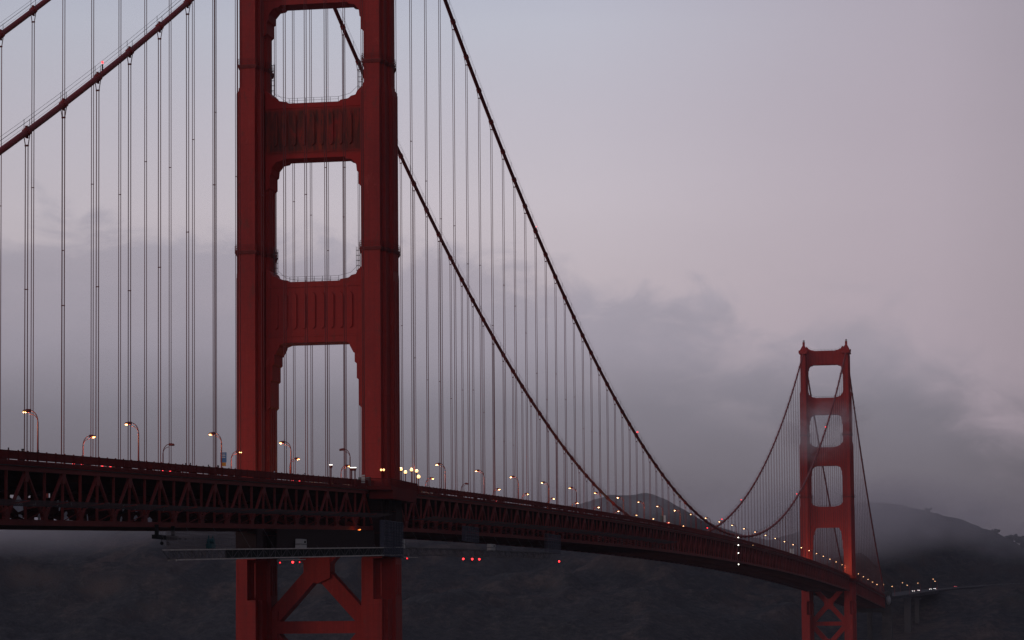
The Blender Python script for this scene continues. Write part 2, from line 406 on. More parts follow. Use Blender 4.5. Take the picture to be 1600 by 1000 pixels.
def strut(name, tower, z0, z1, xi, yd, Y, zm, haunch, m, mid, label, flute='rect', tophaunch=True):
    mb = MB()
    a0, a1 = zm(z0), zm(z1)
    lo = [(-xi, a0-haunch[-1][1])] if False else []
    poly = []
    # bottom edge from left to right, then top edge back
    poly.append((-xi-.3, a0-haunch[-1][1]))
    for dx, dz in haunch[::-1]: poly.append((-xi+dx, a0-dz))
    for dx, dz in haunch: poly.append((xi-dx, a0-dz))
    poly.append((xi+.3, a0-haunch[-1][1]))
    if tophaunch:
        poly.append((xi+.3, a1+HT[-1][1]))
        for dx, dz in HT[::-1]: poly.append((xi-dx, a1+dz))
        for dx, dz in HT: poly.append((-xi+dx, a1+dz))
        poly.append((-xi-.3, a1+HT[-1][1]))
    else:
        poly += [(xi+.3, a1), (-xi-.3, a1)]
    mb.xz(poly, Y-yd, Y+yd)
    # raised flutes on both faces
    h = a1-a0
    nfl = 9; wd = (2*xi-2.4)/nfl
    for sgn in (-1, 1):
        for i in range(nfl):
            x0 = -xi+1.2+wd*i+wd*.12; x1 = x0+wd*.5
            ya, yb = (Y-yd-.28, Y-yd+.02) if sgn < 0 else (Y+yd-.02, Y+yd+.28)
            zt = a1-h*.18; zb = a0+h*.22
            if flute == 'rect':
                xm = (x0+x1)/2
                mb.xz([(x0, zb+.5), (xm, zb), (x1, zb+.5), (x1, zt-.6), (xm, zt), (x0, zt-.6)], ya, yb)
            else:
                xm = (x0+x1)/2
                mb.xz([(xm-.16, zb), (xm+.16, zb), (xm+.16, zt), (xm-.16, zt)], ya+.1, yb)
        ya, yb = (Y-yd-.12, Y-yd+.02) if sgn < 0 else (Y+yd-.02, Y+yd+.12)
        mb.xz([(-xi, a1-h*.09), (xi, a1-h*.09), (xi, a1-h*.06), (-xi, a1-h*.06)], ya, yb)
        mb.xz([(-xi, a0+h*.10), (xi, a0+h*.10), (xi, a0+h*.13), (-xi, a0+h*.13)], ya, yb)
    st = mb.build('portal_strut', m, tower, label=label)
    z = a1+1.1
    for sgn in (-1, 1):
        rl = MB()
        y = Y+sgn*(yd-.2)
        for zz in (a1+.6+.0, z): rl.beam((-xi+5, y, zz), (xi-5, y, zz), .05, .05)
        for i in range(7):
            x = -xi+5+(2*xi-10)*i/6; rl.box(x-.04, x+.04, y-.04, y+.04, a1-.02, z)
        for e in (-1, 1): rl.beam((e*(xi-5), y, z), (e*(xi-2.4), y, z+.6), .05, .05); rl.beam((e*(xi-2.4), y, z+.6), (e*(xi-.6), y, z+2.2), .05, .05)
        rl.build('handrail', 'galvdull', st)
    return st
def build_tower(Y, north):
    zm = nmap(north)
    who = 'far' if north else 'near'
    legs = MB()
    for sx in (-1, 1):
        for i, (a, b, ws, w, L, Lw) in enumerate(STG):
            pl = cross(ws, w, L, Lw)
            if i == 1:   # cut-out of the eastern half of the end panels below the deck
                pl = [((x*.10 if x > 0 and abs(y) > L/2*.72 else x), y) for x, y in pl]
            c = [(sx*XC+x, Y+y) for x, y in pl]
            legs.prism(c, zm(a), zm(b))
            if i+1 < len(STG):
                _, _, ws2, w2, L2, Lw2 = STG[i+1]
                f = .45
                lerp = lambda u, v: u*f+v*(1-f)
                sh = [(sx*XC+x, Y+y) for x, y in cross(lerp(ws, ws2), lerp(w, w2), lerp(L, L2), lerp(Lw, Lw2))]
                if i > 1: legs.prism(sh, zm(b), zm(b)+.9)
        # narrow pilaster strips on the east and west faces and small art-deco ledges
        for (a, b, ws, w, L, Lw) in STG[1:]:
            for e in (-1, 1):
                for k in (-1, 0, 1):
                    yy = Y+k*Lw*.30
                    x0 = sx*XC+e*w/2
                    legs.box(min(x0-.02*e, x0+.14*e), max(x0-.02*e, x0+.14*e), yy-Lw*.07, yy+Lw*.07, zm(a)+1, zm(b)-1.2)
            for e in (-1, 1):   # thin flange at the panel edges
                for k in (-1, 1):
                    yy = Y+k*L/2
                    x0 = sx*XC+e*(ws/2-.12)
                    legs.box(x0-.1, x0+.1, min(yy-.02*k, yy+.07*k), max(yy-.02*k, yy+.07*k), zm(a)+.6, zm(b)-.8)
        # saddle housing
        zt = zm(224.0)
        legs.prism([(sx*XC+x, Y+y) for x, y in [(-2.6, -6.4), (2.6, -6.4), (2.6, 6.4), (-2.6, 6.4)]], zt, zt+1.2)
        legs.prism([(sx*XC+x, Y+y) for x, y in [(-2.3, -4.8), (2.3, -4.8), (2.3, 4.8), (-2.3, 4.8)]], zt+1.2, zt+2.6)
        legs.prism([(sx*XC+x, Y+y) for x, y in [(-2.2, -3.6), (2.2, -3.6), (2.2, 3.6), (-2.2, 3.6)]], zt+2.6, zt+5.6, [(sx*XC+x, Y+y) for x, y in [(-.8, -1.2), (.8, -1.2), (.8, 1.2), (-.8, 1.2)]])
        legs.prism([(sx*XC+x, Y+y) for x, y in [(-.7, -.8), (.7, -.8), (.7, .8), (-.7, .8)]], zt+5.6, zt+8.0)
        for e in (-1, 1):
            legs.tube([(sx*XC+e*2.9, Y-2, zt+.9), (sx*XC+e*2.9, Y-2, zt+2.6)], .35)
    tw = legs.build('tower', 'tower', bridge, label=('far tower half veiled by fog, seen whole' if north else 'near tower filling the left of the picture, cut by the top edge'))
    for sx in (-1, 1):
        bc = MB().tube([(sx*XC, Y, zm(224)+8.0), (sx*XC, Y, zm(224)+9.4)], [.7, .62], 10)
        bc.build('beacon', 'tarp', tw)
    # portal struts   z0,z1,inner half gap,half depth
    def xi(i): return XC-STG[i][3]/2
    strut('portal_strut', tw, 110.6, 123.7, XC-STG[2][3]/2+.25, 3.4, Y, zm, HB, 'strut', 0, who+' tower, lowest strut above the roadway with vertical ribs')
    strut('portal_strut', tw, 150.4, 162.4, XC-STG[3][3]/2+.2, 3.3, Y, zm, HC, 'worn' if not north else 'strut', 0, who+' tower, second strut above the roadway'+('' if north else ' stained brown and rusty'))
    strut('portal_strut', tw, 184.0, 195.0, XC-STG[4][3]/2+.2, 3.0, Y, zm, HC, 'strut', 0, who+' tower, third strut above the roadway')
    strut('portal_strut', tw, 216.8, 226.0, XC-STG[5][3]/2+.15, 2.8, Y, zm, HC, 'strut', 0, who+' tower, topmost strut', flute='thin')
    # bracing below the deck
    xg = XC-STG[1][3]/2+.3
    br = MB()
    def xpanel(zb, zt, first):
        zc = (zb+zt)/2
        for s in (-1, 1):
            for (zz, k) in ((zb, -1), (zt, 1)):
                p = Vector((s*(xg-.2), 0, zz)); c = Vector((0, 0, zc)); d = (p-c).normalized(); nrm = Vector((-d.z, 0, d.x))*1.55
                a = p+d*1.0
                poly = [(c+nrm), (c-nrm), (a-nrm), (a+nrm)]
                y0, y1 = (-1.9, 1.9) if s*k > 0 else (-1.7, 1.7)
                pts = [(q.x, q.z) for q in poly]
                br.xz(pts[::-1], Y+y0, Y+y1)
        br.xz([(-2.9, zc-2.2), (0, zc-3.4), (2.9, zc-2.2), (2.9, zc+2.2), (0, zc+3.4), (-2.9, zc+2.2)], Y-2.1, Y+2.1)
    xpanel(51.4, 73.5, True); xpanel(25.5, 48.0, False); xpanel(4, 22, False)
    br.build('cross_brace', 'tower', tw, label=who+' tower, crossed bracing below the deck')
    for zz in (49.8, 23.8):
        hb = MB(); hb.box(-xg, xg, Y-2.3, Y+2.3, zz-1.3, zz+1.3)
        for e in (-1, 1): hb.xz([(e*xg, zz-3.6), (e*(xg-1.6), zz-3.4), (e*(xg-1.8), zz+3.4), (e*xg, zz+3.6)] if e < 0 else [(xg-1.6, zz-3.4), (xg, zz-3.6), (xg, zz+3.6), (xg-1.8, zz+3.4)], Y-2.25, Y+2.25)
        hb.build('horizontal_brace', 'tower', tw)
    # service platforms that ring the legs, with rails, and ladders down to the struts
    for sx in (-1, 1):
        for zz, i in ((130.2, 3), (170.6, 4)):
            _, _, ws, w, L, Lw = STG[i]; z = zm(zz)
            o_ = .75
            pl = [(sx*XC+x, Y+y) for x, y in cross(ws+o_, w+o_, L+o_, Lw+o_)]
            pf = MB().prism(pl, z-.16, z)
            pl2 = [(sx*XC+x, Y+y) for x, y in cross(ws+o_*.5, w+o_*.5, L+o_*.5, Lw+o_*.5)]
            pf.prism(pl2, z-.75, z-.16, pl)
            o = pf.build('service_platform', 'truss', tw)
            rl = MB(); c = [(sx*XC+x, Y+y) for x, y in cross(ws+o_-.1, w+o_-.1, L+o_-.1, Lw+o_-.1)]
            for k in range(len(c)):
                p, q = c[k], c[(k+1) % len(c)]
                for h in (.45, .85, 1.25): rl.beam((p[0], p[1], z+h), (q[0], q[1], z+h), .045, .045)
                nn = max(1, int(math.hypot(p[0]-q[0], p[1]-q[1])/1.6))
                for j in range(nn):
                    x = p[0]+(q[0]-p[0])*j/nn; y = p[1]+(q[1]-p[1])*j/nn; rl.box(x-.03, x+.03, y-.03, y+.03, z, z+1.25)
            rl.build('handrail', 'truss', tw)
            # caged ladder on the inner face
            ld = MB(); xin = sx*XC-sx*(w/2+.75); zb = zm(123.8 if i == 3 else 162.5)+1.2
            for yy in (Y-1.1, Y-.5): ld.beam((xin, yy, zb), (xin, yy, z+1.6), .07, .07)
            kk = int((z+1.2-zb)/.32)
            for j in range(kk): ld.beam((xin, Y-1.1, zb+.32*j), (xin, Y-.5, zb+.32*j), .04, .04)
            xo = xin-sx*.75
            for j in range(int((z-zb)/1.1)+1):
                zz2 = zb+1.0+1.1*j
                ld.beam((xin, Y-1.1, zz2), (xo, Y-1.2, zz2), .06, .06); ld.beam((xo, Y-1.2, zz2), (xo, Y-.4, zz2), .06, .06); ld.beam((xo, Y-.4, zz2), (xin, Y-.5, zz2), .06, .06)
            for yy in (Y-1.2, Y-.4): ld.beam((xo, yy, zb+1), (xo, yy, z+1), .06, .06)
            ld.beam((xin, Y-.8, z), (sx*XC-sx*w/2, Y-.8, z), .3, .08)
            ld.build('caged_ladder', 'galvdull', tw)
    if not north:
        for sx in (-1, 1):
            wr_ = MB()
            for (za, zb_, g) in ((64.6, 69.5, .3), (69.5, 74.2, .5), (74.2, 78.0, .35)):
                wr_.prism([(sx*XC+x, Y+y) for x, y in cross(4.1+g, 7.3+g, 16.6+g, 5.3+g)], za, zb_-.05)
            wr_.build('leg_shade_casing', 'shadesteel', tw)  # dark casing added where the leg is in shade at deck level
    pier = MB()
    ov = [(27*math.cos(t), Y+14*math.sin(t)) for t in [2*math.pi*k/40 for k in range(40)]]
    pier.prism(ov, -12, 9.0); pier.prism([(x*.92, Y+(y-Y)*.9) for x, y in ov], 9.0, 12.0)
    pier.build('pier', 'concrete', tw)
    return tw
towerS = build_tower(0.0, False)
towerN = build_tower(1280.16, True)

# ---- main cables
for sx in (-1, 1):
    pts = []
    y = Y0
    ys = list(np.arange(Y0, -6, 7.62))+list(np.arange(-6, 7, 2.0))+list(np.arange(7.62, 1273, 7.62))+list(np.arange(1274, 1287, 2.0))+list(np.arange(1290, Y1+1, 7.62))
    ptsl = [(sx*XC, float(q), cable_z(float(q))) for q in ys]
    mc = MB().tube(ptsl, .47, 12).build('main_cable', 'cable', bridge, smooth=True, label=('nearer' if sx > 0 else 'farther')+' main cable')
    for seg in ((Y0, -9), (9, 1271), (1290, Y1)):
        hr = MB()
        for e in (-.42, .42):
            yy = np.arange(seg[0], seg[1], P)
            for i in range(len(yy)-1):
                a, b = float(yy[i]), float(yy[i+1])
                hr.beam((sx*XC+e, a, cable_z(a)+1.75), (sx*XC+e, b, cable_z(b)+1.75), .032, .032)
                hr.beam((sx*XC+e, a, cable_z(a)+1.15), (sx*XC+e, b, cable_z(b)+1.15), .025, .025)
                hr.box(sx*XC+e-.03, sx*XC+e+.03, a-.03, a+.03, cable_z(a)+.3, cable_z(a)+1.85)
        hr.build('handrope', 'galvdull', mc)
    if sx > 0: wl = [(-180.7, 1), (184.2, .5), (368.2, 1.3), (1114.0, 1.2), (929.5, 1)]
    else: wl = [(911.8, 1), (769.8, 1.2), (827.6, 1.2)]
    for yy, k in wl:
        w_ = MB(); z = cable_z(yy); w_.tube([(sx*XC, yy, z+.4), (sx*XC, yy, z+1.5)], .12, 6)
        mnt = w_.build('light_mount', 'galvdull', mc)
        MB().sphere((sx*XC, yy, z+1.8), .19*k, 8, 6).build('warning_light', 'redhot', mnt, smooth=True)

# ---- suspender ropes with their cable bands
hang = []
for sx in (-1, 1):
    ks = [k for k in range(-22, 0)]+[k for k in range(1, 84)]+[84+k for k in range(1, 22)]
    for k in ks:
        y = P*k
        if abs(y) < 12 or abs(y-1280.16) < 12: continue
        d = math.hypot(y-CAM.y, sx*XC-CAM.x)
        vis = y > -238
        hang.append((d if vis else 1e5+d, sx, y))
hang.sort()
def hanger_mb(mb, sx, y, bands):
    zt = cable_z(y); zb = rail(y)-1.95
    dz = (cable_z(y+1)-cable_z(y-1))/2
    L = zt-zb
    sp = min(1.7, L*.5)
    for e in (-1, 1):
        x = sx*XC
        if L > 2.2:
            mb.tube([(x+e*.50, y, zt-.15), (x+e*.19, y, zt-.3-sp), (x+e*.19, y, zb)], .074, 5, False)
        else:
            mb.tube([(x+e*.3, y, zt), (x+e*.3, y, zb)], .06, 5, False)
    if L > 6: mb.box(sx*XC-.3, sx*XC+.3, y-.08, y+.08, zt-.4-sp, zt-.15-sp)
    rnd = random.Random(int(y*7+sx*3))
    if L > 45: 
        zz = zb+L*(.42+.2*rnd.random()); mb.box(sx*XC-.28, sx*XC+.28, y-.06, y+.06, zz, zz+.14)
    d = Vector((0, 1, dz)).normalized()
    c = Vector((sx*XC, y, zt))
    bands.tube([c-d*.62, c-d*.5, c+d*.5, c+d*.62], [.5, .64, .64, .5], 10)
    bands.box(sx*XC-.12, sx*XC+.12, y-.4, y+.4, zt-.9, zt-.5)
    bands.box(sx*XC-.14, sx*XC+.14, y-.35, y+.35, zt+.5, zt+.85)
restR, restB = MB(), MB()
for i, (d, sx, y) in enumerate(hang):
    if i < 100:
        a, b = MB(), MB(); hanger_mb(a, sx, y, b)
        o = a.build('suspender_rope', 'rope', bridge); b.build('cable_band', 'cable', o)
    else: hanger_mb(restR, sx, y, restB)
o = restR.build('suspender_ropes', 'rope', bridge, kind='stuff'); restB.build('cable_bands', 'cable', o, kind='stuff')

# ---- stiffening trusses
H = 7.62
nodes = [H*k for k in range(int(round(Y0/H)), int(round(Y1/H))+1)]
for sx in (-1, 1):
    X = sx*XC
    mb = MB(); gs = MB()
    ct, cb = 2.35, 10.0
    for i, y in enumerate(nodes):
        k = int(round(y/H)); r = rail(y)
        if i+1 < len(nodes):
            y2 = nodes[i+1]; r2 = rail(y2)
            mb.beam((X, y, r-ct), (X, y2, r2-ct), .62, .85); mb.beam((X, y, r-cb), (X, y2, r2-cb), .62, .8)
            mb.beam((X+sx*.33, y, r-ct+.42), (X+sx*.33, y2, r2-ct+.42), .5, .08)
            up, dn = (y, y2) if k % 2 == 0 else (y2, y)
            ru, rd = (r, r2) if k % 2 == 0 else (r2, r)
            mb.beam((X, up, ru-ct-.3), (X, dn, rd-cb+.3), .36, .40, (1, 0, 0))
        mb.box(X-.19, X+.19, y-.14, y+.14, r-cb+.2, r-ct-.2)
        if k % 2 == 0:
            gs.yz([(y-.75, r-ct-.4), (y-.65, r-ct-1.9), (y+.65, r-ct-1.9), (y+.75, r-ct-.4)], X-.24, X+.24)
        else:
            gs.yz([(y-1.0, r-cb+.35), (y-.45, r-cb+2.0), (y+.45, r-cb+2.0), (y+1.0, r-cb+.35)], X-.24, X+.24)
    o = mb.build('stiffening_truss', 'truss', bridge, label=('nearer' if sx > 0 else 'farther')+' side truss below the roadway')
    gs.build('gusset_plates', 'truss', o, kind='stuff')

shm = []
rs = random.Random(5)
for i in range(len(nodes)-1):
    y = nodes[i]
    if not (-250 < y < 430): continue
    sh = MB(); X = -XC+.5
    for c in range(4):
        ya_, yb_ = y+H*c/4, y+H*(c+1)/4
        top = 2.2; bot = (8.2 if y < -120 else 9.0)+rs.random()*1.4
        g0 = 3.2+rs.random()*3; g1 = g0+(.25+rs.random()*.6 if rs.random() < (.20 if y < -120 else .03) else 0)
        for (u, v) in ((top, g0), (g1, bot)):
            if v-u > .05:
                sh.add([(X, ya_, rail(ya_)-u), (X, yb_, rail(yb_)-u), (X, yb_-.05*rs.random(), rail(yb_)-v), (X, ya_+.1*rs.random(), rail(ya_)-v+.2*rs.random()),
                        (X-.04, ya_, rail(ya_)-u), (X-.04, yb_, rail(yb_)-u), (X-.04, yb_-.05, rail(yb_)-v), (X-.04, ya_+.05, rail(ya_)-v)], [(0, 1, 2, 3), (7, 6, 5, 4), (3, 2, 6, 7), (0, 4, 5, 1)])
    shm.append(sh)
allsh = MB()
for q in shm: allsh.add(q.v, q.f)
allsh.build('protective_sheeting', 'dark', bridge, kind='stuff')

# ---- floor system and roadway
fb = MB()
for i, y in enumerate(nodes):
    r = rail(y); k = int(round(y/H))
    fb.box(-XC+.35, XC-.35, y-.18, y+.18, r-3.9, r-2.4)
    if k % 2 == 0:
        fb.beam((-XC, y, r-10.0), (XC, y, r-10.0), .45, .7)
        for s in (-1, 1):
            fb.beam((s*(XC-.3), y, r-9.6), (0, y, r-3.9), .3, .3, (0, 1, 0))
    if i+1 < len(nodes) :
        y2 = nodes[i+1]; r2 = rail(y2)
        a, b = (-1, 0) if k % 2 == 0 else (0, -1)
        for s in (-1, 1):
            p = (s*XC, 0)
            xa, xb = (s*XC, 0) if k % 2 == 0 else (0, s*XC)
            fb.beam((xa, y, r-10.15), (xb, y2, r2-10.15), .4, .45)
        for x in (-9, -4.5, 0, 4.5, 9): fb.beam((x, y, r-2.75), (x, y2, r2-2.75), .2, .7)
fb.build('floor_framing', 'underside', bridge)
def strip(x0, x1, zt, zb, ya=Y0, yb=Y1, step=H):
    mb = MB(); ys = list(np.arange(ya, yb-.01, step))+[yb]
    for i, y in enumerate(ys):
        r = rail(y); mb.v += [(x0, float(y), r+zt), (x1, float(y), r+zt), (x1, float(y), r+zb), (x0, float(y), r+zb)]
    for i in range(len(ys)-1):
        a = 4*i; b = a+4
        for j in range(4): mb.f.append((a+j, a+(j+1) % 4, b+(j+1) % 4, b+j)[::-1])
    mb.f.append((0, 1, 2, 3)); a = 4*(len(ys)-1); mb.f.append((a+3, a+2, a+1, a))
    return mb
road = strip(-9.15, 9.15, -1.75, -2.4).build('roadway', 'asphalt', bridge)
lm = MB()
for x in (-6.1, -3.05, 3.05, 6.1):
    y = -230
    while y < 1600:
        lm.add([(x-.07, y, rail(y)-1.745), (x+.07, y, rail(y)-1.745), (x+.07, y+3, rail(y+3)-1.745), (x-.07, y+3, rail(y+3)-1.745)], [(0, 1, 2, 3)]); y += 12
lm.build('lane_markings', 'white', road, kind='stuff')
for sx in (-1, 1):
    a, b = (9.152, 14.2) if sx > 0 else (-14.2, -9.152)
    sw = strip(a, b, -1.38, -2.1); 
    sw.build('sidewalk', 'concrete', bridge)
    rl = MB()
    y = -250.0
    pitch = .22
    N = int((1500+250)/pitch)
    for i in range(N):
        y = -250+pitch*i
        if sx < 0 and (y > 420): break
        r = rail(y); x = sx*14.05
        rl.box(x-.04, x+.04, y-.085, y+.085, r-1.18, r-.06)
    ys = [Y0+P/4*i for i in range(int((Y1-Y0)/(P/4))+1)]
    for i, y in enumerate(ys):
        r = rail(y); x = sx*14.05
        rl.box(x-.09, x+.09, y-.09, y+.09, r-1.7, r+.14)
        if i+1 < len(ys):
            y2 = ys[i+1]; r2 = rail(y2)
            rl.beam((x, y, r-.04), (x, y2, r2-.04), .13, .12); rl.beam((x, y, r-1.15), (x, y2, r2-1.15), .08, .08)
            if random.random() < .42 and not any(a_ < y < b_ for a_, b_ in ((-206, -176), (-160, -148), (-80, -64), (138, 152))): rl.beam((x, y+.2*random.random(), r-1.27), (x, y2-1.5*random.random(), r2-1.27), .05, .22)
            if y > 600 or (sx < 0 and y > 400): rl.beam((x, y, r-.62), (x, y2, r2-.62), .03, 1.1)
    ro = rl.build('railing', 'rail', bridge, label=('nearer' if sx > 0 else 'farther')+' pedestrian railing')
    # kerb side barrier between traffic and walkway
    kb = MB()
    for i in range(0, len(ys)-1, 2):
        y = ys[i]; y2 = ys[min(i+2, len(ys)-1)]
        kb.beam((sx*9.45, y, rail(y)-.95), (sx*9.45, y2, rail(y2)-.95), .1, .18)
        kb.box(sx*9.45-.06, sx*9.45+.06, y-.06, y+.06, rail(y)-1.40, rail(y)-.9)
    kb.build('traffic_barrier', 'rail', bridge)
    # fascia girder carrying the walkway edge
    strip(min(sx*14.202, sx*14.3), max(sx*14.202, sx*14.3), -1.40, -2.0).build('walkway_fascia', 'rail', bridge)
    # wire safety net on outriggers
    nt = MB()
    yn = list(np.arange(-243.84, 420, H))
    for i in range(len(yn)-1):
        y, y2 = float(yn[i]), float(yn[i+1])
        if -22 < y < 18: continue
        for q in np.linspace(0, 1, 14):
            x = sx*(14.2+5.9*q); dz = -7.7+.55*q+.3*math.sin(q*3.1)*-1
            nt.beam((x, y, rail(y)+dz), (x, y2, rail(y2)+dz), .045, .045)
        for j in range(10):
            yy = y+(y2-y)*j/10; r = rail(yy)-7.7
            nt.beam((sx*14.2, yy, r), (sx*17.1, yy, r-.02), .045, .045); nt.beam((sx*17.1, yy, r-.02), (sx*20.1, yy, r+.55), .045, .045)
    no = nt.build('safety_net', 'safety', bridge, label=('nearer' if sx > 0 else 'farther')+' wire net sticking out from the truss')
    ot = MB()
    for y in yn[::2]:
        y = float(y)
        if -22 < y < 18: continue
        ot.beam((sx*14.0, y, rail(y)-8.0), (sx*20.1, y, rail(y)-7.2), .16, .22); ot.beam((sx*14.0, y, rail(y)-9.6), (sx*17.6, y, rail(y)-7.8), .1, .12)
    ot.build('net_outriggers', 'truss', no, kind='stuff')
# walkway bays round the tower legs
for Yt in (0.0, 1280.16):
    for sx in (-1, 1):
        r = 80.7; bay = MB()
        x0, x1 = sorted((sx*14.3, sx*18.9)); 
        bay.prism([(x0, Yt-15), (x1, Yt-12.5), (x1, Yt+12.5), (x0, Yt+15)] if sx > 0 else [(x0, Yt-12.5), (x1, Yt-15), (x1, Yt+15), (x0, Yt+12.5)], r-2.4, r-1.6)
        bay.prism([(x0, Yt-13), (x1, Yt-11), (x1, Yt+11), (x0, Yt+13)] if sx > 0 else [(x0, Yt-11), (x1, Yt-13), (x1, Yt+13), (x0, Yt+11)], r-4.2, r-2.4)
        xo = sx*18.8
        pts = [(sx*14.1, Yt-15), (xo, Yt-12.5), (xo, Yt+12.5), (sx*14.1, Yt+15)]
        for i in range(3):
            (xa, ya), (xb, yb) = pts[i], pts[i+1]
            bay.beam((xa, ya, r-.04), (xb, yb, r-.04), .13, .12); bay.beam((xa, ya, r-1.2), (xb, yb, r-1.2), .08, .08)
            L = math.hypot(xa-xb, ya-yb); nn = int(L/.22)
            for j in range(nn+1):
                x = xa+(xb-xa)*j/nn; y = ya+(yb-ya)*j/nn; bay.box(x-.05, x+.05, y-.05, y+.05, r-1.6, r-.05)
        bay.build('walkway_bay', 'rail', bridge)
# midspan navigation lights hung on the near truss
nv = MB(); nv.tube([(14.45, 650.5, rail(650)+.2), (14.45, 650.5, rail(650)-11.6)], .06, 6)
for dz in (.3, -3.0, -6.4, -11.3): nv.box(14.1, 14.95, 650.44, 650.56, rail(650)+dz+.24, rail(650)+dz+.32); nv.box(14.6, 14.9, 650.3, 650.7, rail(650)+dz+.2, rail(650)+dz+.26)
nvo = nv.build('navigation_light_mast', 'galvdull', bridge)
for dz in (.3, -3.0, -6.4, -11.3):
    MB().sphere((14.75, 650.5, rail(650)+dz), .23, 10, 6).build('navigation_light', 'nav', nvo, smooth=True)
# far side screen
for ya, yb in ((36, 118), (150, 185)):
    sc = MB(); ys = np.arange(ya, yb, 3.0)
    for y in ys:
        y = float(y); sc.box(-14.35, -14.31, y, y+2.95, rail(y)-1.5, rail(y)+2.9)
    so_ = sc.build('wind_screen', 'screen', bridge)
    fr = MB()
    for y in ys: fr.box(-14.42, -14.36, float(y)-.04, float(y)+.04, rail(float(y))-1.6, rail(float(y))+2.95)
    fr.build('screen_posts', 'truss', so_)
# shore pylon and approach viaduct at the far end
pyl = MB()
for s in (-1, 1):
    pyl.box(s*15-3.5, s*15+3.5, 1616, 1628, -2, 74); 
pyl.box(-18, 18, 1617, 1627, 58, 66)
pyl.build('shore_pylon', 'dconcrete', bridge)
via = MB()
vp = [(0, 1622), (0, 1680), (2, 1740), (6, 1800), (14, 1860), (27, 1920), (46, 1975), (75, 2020), (112, 2048), (160, 2068), (230, 2080), (320, 2086)]
def vz(i): return [70.6, 70.5, 71.5, 73, 75, 77.5, 80, 82.5, 84, 85, 86, 87][i]
appr = empty('approach_viaduct', (0, 1622, 0), label='low concrete viaduct on tall pale piers beyond the far tower at the right', cat='viaduct')
def path_strip(pts, w, th, dz=0):
    mb = MB()
    for i, (x, y) in enumerate(pts):
        a = Vector(pts[max(i-1, 0)]); b = Vector(pts[min(i+1, len(pts)-1)]); d = (b-a).normalized(); nn = Vector((d.y, -d.x))
        z = vz(i)+dz
        for s, q in ((-1, 0), (1, 0), (1, -th), (-1, -th)):
            mb.v.append((x+nn.x*s*w/2, y+nn.y*s*w/2, z+q))
    for i in range(len(pts)-1):
        a = 4*i; b = a+4
        for j in range(4): mb.f.append((a+j, a+(j+1) % 4, b+(j+1) % 4, b+j)[::-1])
    mb.f.append((0, 1, 2, 3)); a = 4*(len(pts)-1); mb.f.append((a+3, a+2, a+1, a))
    return mb
def wparent(o, par):
    o.parent = par; o.matrix_parent_inverse = Matrix.Translation(par.location).inverted(); return o
wparent(path_strip(vp[:6], 27, 2.4).build('viaduct_deck', 'dconcrete'), appr)
for i, (x, y) in enumerate([(20.5, 1790), (25, 1850), (-4, 1700)]):
    pm_ = MB(); z = vz(3)-2.4
    pm_.box(x-(2.6 if i == 0 else 1.7), x+(2.6 if i == 0 else 1.7), y-5, y+5, 0, z-1.2).box(x-3.0, x+3.0, y-6, y+6, z-1.2, z+.0)
    wparent(pm_.build('viaduct_pier', 'pierc' if i < 2 else 'dconcrete'), appr)
hw = path_strip(vp[5:], 26, 1.0, .0) if False else None

# ------------------------------------------------------------------ water and headlands
wat = bpy.data.materials.new('sea water'); wat.use_nodes = True
t = NT(wat.node_tree); b = wat.node_tree.nodes['Principled BSDF']
b.inputs['Base Color'].default_value = (.012, .02, .025, 1); b.inputs['Roughness'].default_value = .18
bp = t.new('ShaderNodeBump'); bp.inputs['Strength'].default_value = .6; bp.inputs['Distance'].default_value = .4
t.link(t.noise(geo(t), .12, 6, .6), bp.inputs['Height']); t.link(bp.outputs[0], b.inputs['Normal'])
MB().add([(-12000, -4000, 0), (12000, -4000, 0), (12000, 16000, 0), (-12000, 16000, 0)], [(0, 1, 2, 3)]).build('water', wat, kind='structure')

rng = np.random.RandomState(11)
GR = rng.rand(256, 256)
def vnoise(x, y):
    xi = np.floor(x).astype(int); yi = np.floor(y).astype(int); fx = x-xi; fy = y-yi
    fx = fx*fx*fx*(fx*(fx*6-15)+10); fy = fy*fy*fy*(fy*(fy*6-15)+10)
    g = lambda a, b: GR[a & 255, b & 255]
    return (g(xi, yi)*(1-fx)*(1-fy)+g(xi+1, yi)*fx*(1-fy)+g(xi, yi+1)*(1-fx)*fy+g(xi+1, yi+1)*fx*fy)
def fbm(x, y, o=5, ridged=False):
    s = 0; a = .5; tot = 0
    for i in range(o):
        v = vnoise(x+17.3*i, y+9.1*i)
        if ridged: v = 1-abs(2*v-1)
        s = s+a*v; tot += a; a *= .5; x = x*2.03; y = y*2.03
    return s/tot
RX = [-3500, -1200, -200, 0, 200, 370, 500, 700, 850, 900, 960, 1010, 1040, 1070, 1100, 1150, 1200, 1260, 1300, 1340, 1380, 1400, 1440, 1500, 1550, 1580, 1600, 1700, 1900, 2400]
RY = [850, 838, 828, 824, 818, 815, 806, 799, 796, 787, 777, 774, 783, 800, 818, 838, 846, 830, 804, 792, 794, 797, 806, 823, 843, 856, 868, 920, 960, 985]
RD = [2600, 2600, 2600, 2600, 2600, 2600, 2600, 2700, 2850, 2900, 2950, 2950, 2950, 2950, 2950, 2950, 2950, 2950, 2950, 2900, 2900, 2900, 2900, 2900, 2880, 2860, 2850, 2800, 2700, 2600]
SD = [2150, 2150, 2100, 2080, 2060, 2050, 2040, 2030, 2030, 2030, 2030, 2030, 2040, 2050, 2060, 2090, 2120, 2160, 2200, 2230, 2260, 2270, 2280, 2300, 2300, 2300, 2300, 2330, 2400, 2450]
na_, nd_ = 520, 230
azs = np.linspace(-.75, .22, na_); ds = 1980+(np.linspace(0, 1, nd_)**1.25)*2300
A, D = np.meshgrid(azs, ds, indexing='ij')
px = 800+(A-YAW)*FPX
